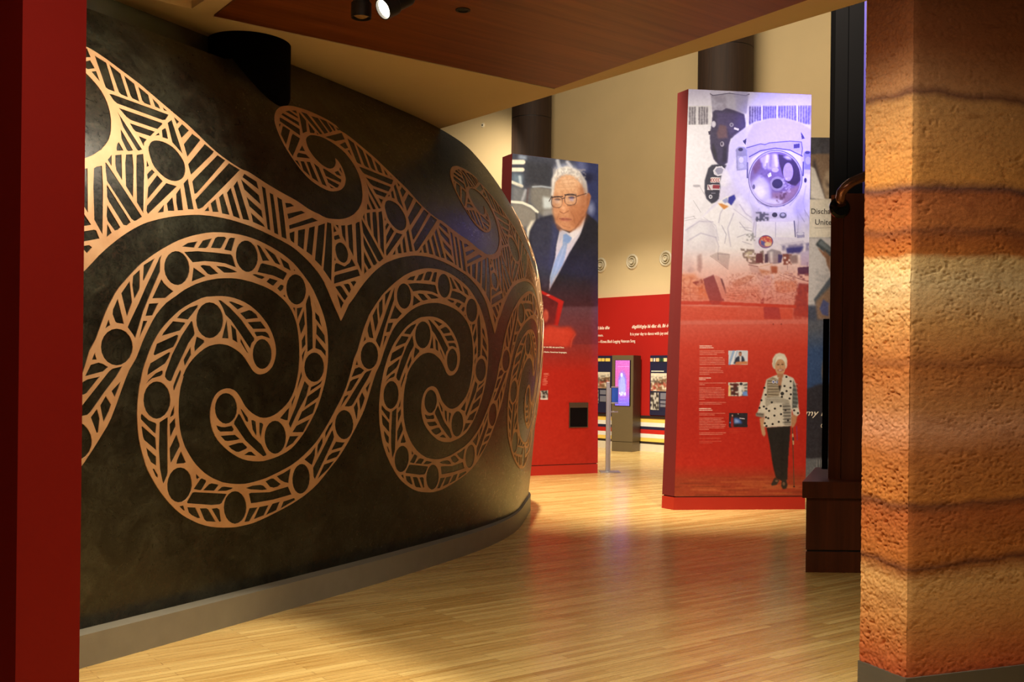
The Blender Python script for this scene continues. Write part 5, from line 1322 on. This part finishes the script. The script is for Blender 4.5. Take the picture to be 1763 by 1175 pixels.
dp0, dp1 = at_depth(1386, 640, 14.5), at_depth(1500, 640, 14.5)
doc_h = at_depth(1420, 237, 14.5).z
pan3 = empty('document_panel', (dp0.x, dp0.y, 0), 'tall collage panel of old papers and photos behind the astronaut panel', 'exhibit panel')
prism('panel_body', [(dp0.x, 14.504), (dp1.x, 14.504), (dp1.x, 14.72), (dp0.x, 14.72)], 0, doc_h, M_PANELSIDE, pan3)
P3 = document_print()
P3.sheet('printed_face', [(dp0.x, 14.5, doc_h), (dp1.x, 14.5, doc_h), (dp1.x, 14.5, 0.06), (dp0.x, 14.5, 0.06)], pan3, 'collage of discharge papers and photographs')
M_INK = plain('dark_printed_ink', (70, 62, 58), 0.6)
def doc_word(body, u, v, cap, mat, u1, slant=0.0):
    o = at_depth(u, v, 14.494)
    lettering('printed_word', body, o, (1, 0, 0), (0, 0, 1), (at_depth(u, v - cap, 14.494).z - o.z) / 0.7, mat, pan3, slant, 0.0, at_depth(u1, v, 14.494).x - o.x)
doc_word('Discharge', 1395.5, 368, 9, M_INK, 1446)
doc_word('United', 1402.5, 387, 9.5, M_INK, 1438)
doc_word('Army P', 1366, 716, 11, M_LETTER, 1424, 0.3)
doc_word('C', 1411.5, 737, 8.5, M_LETTER, 1421, 0.3)


# ------------------------------------------------------------------ the striped red exhibit wall far behind
zr = [bw(1143, v).z for v in (505.9 + 0.8, 718, 721.6, 728.7, 735.9, 741, 748.4, 755.5, 762, 768)]
RTOP = 3.27
ul, ur = bw(940, 640), bw(1260, 640)
rw = empty('red_exhibit_wall', tuple(Vector((BW0.x, BW0.y, 0)) + bn * 0.1), 'low red exhibit wall with white lettering behind the two tall panels', 'exhibit wall')
la, lb = Vector((ul.x, ul.y, 0)), Vector((ur.x, ur.y, 0))
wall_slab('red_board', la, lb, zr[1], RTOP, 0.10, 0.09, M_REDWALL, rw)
band = [(M_BLACKSTRIPE, 'black'), (M_YELLOW, 'yellow'), (M_WHITESTRIPE, 'white'), (M_NAVY, 'navy'), (M_REDSTRIPE, 'red'), (M_WHITESTRIPE, 'white'), (M_YELLOW, 'yellow'), (M_BLACKSTRIPE, 'black')]
zz = [zr[1] + 0.012] + zr[2:]
for i, (m, nm) in enumerate(band):
    wall_slab('ribbon_stripe', la, lb, zz[i + 1] + 0.0005, zz[i] - 0.0005, 0.112 if i else 0.125, 0.10, m, rw, nm + ' stripe of the ribbon band')
LIFT = 0.102
def words(body, u, v, cap, slant=0.0, bold=0.0, u1=None):
    o = bw(u, v, LIFT)
    size = (bw(u, v - cap, LIFT).z - o.z) / 0.70
    width = (bw(u1, v, LIFT) - o).length if u1 else None
    lettering('lettering', body, o, bd, (0, 0, 1), size, M_LETTER, rw, slant, bold, width)
words('dégúlóñ:gòp bà dáu: dò, Bé ó', 1087.5, 565.6, 5.6, 0.25, 0.014, 1150.5)
words('It is your day to dance with joy and', 1084.8, 578, 5.2, 0.0, 0.004, 1150)
words('bé bóu dôu', 1025.5, 567.8, 5.4, 0.25, 0.014, 1049.5)
words('women.', 1023.5, 580, 4.4, 0.0, 0.004, 1038.5)
words('—Kiowa Black Legging Veterans Song', 1030, 591, 5.0, 0.0, 0.004, 1093.5)

def info_board(u0, u1, label, side):
    p, q = bw(u0, 660, 0.13), bw(u1, 660, 0.13)
    r = empty('info_board', (p.x, p.y, zr[1]), label, 'info board')
    top = bw(1143, 612.5).z
    a, b = Vector((p.x, p.y, 0)), Vector((q.x, q.y, 0))
    wall_slab('board', a, b, zr[1] + 0.03, top, 0.0, 0.028, M_NAVY, r)
    W = (b - a).length
    return r, a, W, top, zr[1] + 0.03


def patch(name, r, a, x0, x1, z0, z1, mat, lift=0.008):
    return wall_slab(name, a + bd * x0, a + bd * x1, z0, z1, lift, lift - 0.0005, mat, r)


M_PEACH = plain('peach_swatch', (240, 196, 140), 0.6)
M_GREEN = plain('dark_green_swatch', (46, 84, 40), 0.6)
M_CREAMSW = plain('cream_swatch', (246, 222, 164), 0.6)
M_TXTGREY = plain('grey_text_block', (120, 120, 132), 0.6)

def photo_print(name, r, a, x0, x1, z0, z1, kind):
    pr = Print([(0, 0), (100, 0), (100, 100), (0, 100)], 40, 40, (232, 220, 196))
    if kind == 'crowd':
        pr.mottle('0,40 100,30 100,100 0,100', (120, 84, 56), 9, 0.9, 2.5)
        pr.mottle('0,55 100,50 100,100 0,100', (170, 50, 36), 11, 0.7, 2.5, 0.65)
        pr.mottle('0,20 100,15 100,60 0,60', (60, 50, 44), 7, 0.7, 2, 0.6)
    else:
        pr.c[:] = (196, 190, 178)
        pr.mottle('0,0 100,0 100,100 0,100', (56, 50, 46), 13, 0.95, 2.5, 0.5)
    A, B = a + bd * x0 + bn * 0.009, a + bd * x1 + bn * 0.009
    pr.sheet(name, [(A.x, A.y, z1), (B.x, B.y, z1), (B.x, B.y, z0), (A.x, A.y, z0)], r)

# board beside the tall portrait panel (its left part is hidden)
r1, a1, W1, t1, d1 = info_board(1000, 1053, 'navy info board with yellow swatches left of the kiosk', 0)
def xa(u, v=640, a=None): return (bw(u, v, 0.13) - Vector((a.x, a.y, bw(u, v, 0.13).z))).length
def zv(u, v): return bw(u, v, 0.13).z
for u0, u1 in ((1021, 1027.5), (1029.8, 1035), (1036, 1041), (1042.5, 1050.5)):
    patch('swatch', r1, a1, xa(u0, 620, a1), xa(u1, 620, a1), zv(1040, 622.6), zv(1040, 617.2), M_YELLOW)
photo_print('photo', r1, a1, xa(1018, 655, a1), xa(1050.7, 655, a1), zv(1040, 669), zv(1040, 641), 'crowd')
photo_print('photo', r1, a1, xa(1018, 655, a1), xa(1031.5, 655, a1), zv(1040, 695), zv(1040, 672), 'figure')
for v0, v1 in ((672, 679.5), (682, 692)):
    patch('text_block', r1, a1, xa(1033.5, 660, a1), xa(1050, 660, a1), zv(1040, v1), zv(1040, v0), M_TXTGREY)
r2, a2, W2, t2, d2 = info_board(1119, 1172, 'navy info board with peach and green swatches right of the kiosk', 1)
for u0, u1, m in ((1120, 1124, M_PEACH), (1125.8, 1128, M_WHITESTRIPE), (1129.4, 1135, M_PEACH), (1135.4, 1138, M_GREEN), (1139.8, 1142.6, M_GREEN), (1143, 1148.5, M_CREAMSW), (1150, 1156, M_PEACH)):
    patch('swatch', r2, a2, xa(u0, 620, a2), xa(u1, 620, a2), zv(1136, 622.9), zv(1136, 617), m)
patch('heading_line', r2, a2, xa(1121.5, 640, a2), xa(1143, 640, a2), zv(1136, 640.4), zv(1136, 638.8), M_LETTER, 0.003)
photo_print('photo', r2, a2, xa(1121, 655, a2), xa(1148, 655, a2), zv(1136, 674), zv(1136, 643), 'crowd')
photo_print('photo', r2, a2, xa(1121, 655, a2), xa(1135.5, 655, a2), zv(1136, 706.5), zv(1136, 676.5), 'figure')
for v0, v1 in ((677, 688), (690, 695), (696.5, 701)):
    patch('text_block', r2, a2, xa(1137.5, 660, a2), xa(1150, 660, a2), zv(1136, v1), zv(1136, v0), M_TXTGREY)

# ------------------------------------------------------------------ kiosk
k0, k1, k2 = Vector((2.09, 21.84, 0)), Vector((2.50, 21.57, 0)), Vector((2.70, 21.93, 0))
k3 = k0 + (k2 - k1)
kz = 1.6 + 0.035 * 21.6 / 1.8
ki = empty('touchscreen_kiosk', tuple(k1), 'taupe kiosk with a purple portrait screen before the red exhibit wall', 'kiosk')
KT = 2.0
prism('front_panel', [tuple(v.xy) for v in (k0, k1, k1 + (k2 - k1) * 0.04, k0 + (k2 - k1) * 0.04)], 0.21, KT, M_TAUPE, ki)
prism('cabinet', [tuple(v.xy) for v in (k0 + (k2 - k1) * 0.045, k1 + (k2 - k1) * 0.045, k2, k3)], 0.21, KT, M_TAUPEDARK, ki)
_m = (k0 + k1 + k2 + k3) / 4
ins = [v + (_m - v) * 0.03 for v in (k0, k1, k2, k3)]
prism('kick_base', [tuple(v.xy) for v in ins], 0.0, 0.20, M_TAUPE, ki)
prism('shadow_gap', [tuple((v + (_m - v) * 0.08).xy) for v in (k0, k1, k2, k3)], 0.20, 0.21, M_BLACK, ki)
kd = (k1 - k0).normalized(); kn = Vector((kd.y, -kd.x, 0))
def kq(u, v): return on_plane(u, v, k0, k1, 0.0)
def kslab(name, u0, u1, v0, v1, front, thick, mat, label=None, parent=None):
    a, b = kq(u0, v1), kq(u1, v1)
    z1 = kq((u0 + u1) / 2, v0).z; z0 = kq((u0 + u1) / 2, v1).z
    P = [a + kn * front, b + kn * front, b + kn * (front - thick), a + kn * (front - thick)]
    return prism(name, [tuple(p.xy) for p in P], z0, z1, mat, ki, label=label)
kslab('screen_bezel', 1058.5, 1085.5, 620.5, 699, 0.012, 0.0115, M_BLACKGLOSS)
pr = Print([(0, 0), (100, 0), (100, 320), (0, 320)], 70, 224, (180, 96, 184))
pr.fade(0, 160, (196, 90, 160), 0.0, 0.8)
pr.fade(170, 300, (112, 100, 226), 0.0, 1.0)
pr.oval(50, 160, 30, 78, (112, 110, 220), 8, 0.85)
pr.poly('40,95 50,90 55,110 68,130 74,200 66,245 34,245 30,180 34,130 42,115', (150, 160, 255), 2.5, 0.9)
pr.oval(44, 103, 8, 14, (206, 206, 255), 2, 0.9)
pr.line('28,140 26,190 30,230', 4, (176, 180, 255), 0.7, 1)
pr.mottle('28,225 74,225 74,252 28,252', (226, 226, 250), 6, 0.9, 2, 0.4)
pr.greeked(16, 42, [78], 8, 4, (214, 160, 224), 0.8)
pr.greeked(28, 272, [44, 0, 0], 8, 3, (160, 150, 250), 0.8)
pr.greeked(28, 298, [48], 8, 3, (160, 150, 250), 0.8)
ka, kb = kq(1060.2, 620.8) + kn * 0.0135, kq(1084.8, 620.8) + kn * 0.0135
zt, zb = ka.z, kq(1060.2, 698.5).z
scr = pr.sheet('screen_image', [(ka.x, ka.y, zt), (kb.x, kb.y, zt), (kb.x, kb.y, zb), (ka.x, ka.y, zb)], ki, 'purple lit screen showing a standing figure')
MS = Mat('lit_screen')
_at = MS.n('ShaderNodeAttribute', attribute_name='print')
MS.l(_at.outputs['Color'], MS.b.inputs['Base Color']); MS.l(_at.outputs['Color'], MS.b.inputs['Emission Color'])
MS.set(Emission_Strength=0.55, Roughness=0.3)
scr.data.materials[0] = MS.m

# ------------------------------------------------------------------ sign stand
sb = on_level(1048, 813.5)
ss_ = empty('sign_stand', tuple(sb), 'slim steel sign stand with a small blue sign beside the portrait panel', 'sign stand')
def sx(du): return du * sb.y / FOCAL
bm = bmesh.new()
x0, x1 = sx(-15), sx(19)
hexa(bm, [(sb.x + x0, sb.y - 0.16, 0), (sb.x + x1, sb.y - 0.16, 0), (sb.x + x1, sb.y + 0.2, 0), (sb.x + x0, sb.y + 0.2, 0)],
     [(sb.x + x0, sb.y - 0.16, 0.012), (sb.x + x1, sb.y - 0.16, 0.012), (sb.x + x1, sb.y + 0.2, 0.012), (sb.x + x0, sb.y + 0.2, 0.012)])
link('base_plate', to_mesh('base_plate', bm), M_STEEL, ss_)
ptop = at_depth(1048, 658, sb.y).z
px0, px1 = sx(-5.5), sx(0.5)
prism('post', [(sb.x + px0, sb.y), (sb.x + px1, sb.y), (sb.x + px1, sb.y + 0.05), (sb.x + px0, sb.y + 0.05)], 0.012, ptop, M_STEEL, ss_, 0.004)
prism('post_rail', [(sb.x + px1 + 0.002, sb.y + 0.008), (sb.x + px1 + 0.022, sb.y + 0.008), (sb.x + px1 + 0.022, sb.y + 0.045), (sb.x + px1 + 0.002, sb.y + 0.045)], 0.012, ptop - 0.1, M_STEEL, ss_, 0.003)
zt, zb = at_depth(1055, 668, sb.y).z, at_depth(1055, 693, sb.y).z
prism('sign_plate', [(sb.x + sx(4), sb.y + 0.01), (sb.x + sx(15.2), sb.y + 0.01), (sb.x + sx(15.2), sb.y + 0.022), (sb.x + sx(4), sb.y + 0.022)], zb, zt, M_BLUE, ss_, 0.002)
for v in (666.8, 694.5):
    z = at_depth(1055, v, sb.y).z
    prism('sign_rail', [(sb.x + sx(3), sb.y), (sb.x + sx(15.4), sb.y), (sb.x + sx(15.4), sb.y + 0.03), (sb.x + sx(3), sb.y + 0.03)], z - 0.008, z + 0.008, M_STEEL, ss_, 0.002)
z = at_depth(1055, 709.5, sb.y).z
prism('shelf_arm', [(sb.x + sx(3), sb.y), (sb.x + sx(15), sb.y), (sb.x + sx(15), sb.y + 0.03), (sb.x + sx(3), sb.y + 0.03)], z - 0.012, z + 0.012, M_STEEL, ss_, 0.003)

# ------------------------------------------------------------------ fittings on the back wall
def diffuser(u, v, label):
    c = bw(u, v, 0.002)
    r = empty('air_diffuser', tuple(c), label, 'air vent', 'round air diffusers on the back wall')
    R = 0.165
    lathe('flange', c, bn, [(R, 0.0), (R, 0.012), (R * 0.86, 0.03), (R * 0.74, 0.022), (R * 0.72, 0.004)], M_WHITE, r, 40, smooth=False)
    lathe('shadow_gap', c, bn, [(0, 0.003), (R * 0.73, 0.003), (R * 0.73, 0.004), (0, 0.004)], plain('vent_gap', (150, 132, 92), 0.8) if 'vent_gap' not in bpy.data.materials else bpy.data.materials['vent_gap'], r, 40)
    lathe('middle_ring', c, bn, [(R * 0.60, 0.005), (R * 0.58, 0.035), (R * 0.48, 0.035), (R * 0.44, 0.005)], M_WHITE, r, 40)
    lathe('nozzle', c, bn, [(R * 0.32, 0.005), (R * 0.30, 0.045), (R * 0.16, 0.045), (R * 0.10, 0.02), (0, 0.02)], M_WHITE, r, 32)
diffuser(1034.5, 457, 'round cream air diffuser touching the edge of the portrait panel')
diffuser(1088.6, 451, 'middle round cream air diffuser between the two tall panels')
diffuser(1146.5, 445.5, 'round cream air diffuser touching the astronaut panel')
c = bw(832, 216)
sp = empty('wall_sensor', tuple(c), 'tiny white round sensor high on the back wall above the vessel', 'sensor')
lathe('plate', c, bn, [(0.06, 0), (0.06, 0.015), (0.045, 0.03), (0, 0.03)], M_WHITE, sp, 24)
lathe('lens', c + bn * 0.031, bn, [(0.02, 0), (0.018, 0.01), (0, 0.012)], M_BLACK, sp, 16)

def round_column(u0, u1, v, label, seam_v):
    um = (u0 + u1) / 2
    p = bw(um, v)
    d = p.y
    rad = (u1 - u0) / 2 * d / FOCAL * 0.985
    for _ in range(4):
        p = bw(um, v, rad + 0.02)
        rad = (u1 - u0) / 2 * p.y / FOCAL * 0.985
    r = empty('round_column', (p.x, p.y, 0), label, 'column')
    zs = at_depth(um, seam_v, p.y - rad).z
    lathe('lower_cladding', (p.x, p.y, 0), (0, 0, 1), [(0, 0), (rad, 0), (rad, zs - 0.008), (0, zs - 0.008)], M_COLWOOD, r, 64, smooth=False)
    lathe('seam', (p.x, p.y, zs - 0.008), (0, 0, 1), [(0, 0), (rad * 0.985, 0), (rad * 0.985, 0.016), (0, 0.016)], M_BLACK, r, 64)
    lathe('upper_cladding', (p.x, p.y, zs + 0.008), (0, 0, 1), [(0, 0), (rad, 0), (rad, 8.9 - zs), (0, 8.9 - zs)], M_COLWOOD, r, 64)
round_column(880.5, 950, 200, 'dark timber clad round column behind the portrait panel', 198)
round_column(1201.5, 1297, 110, 'dark timber clad round column behind the astronaut panel', 72)
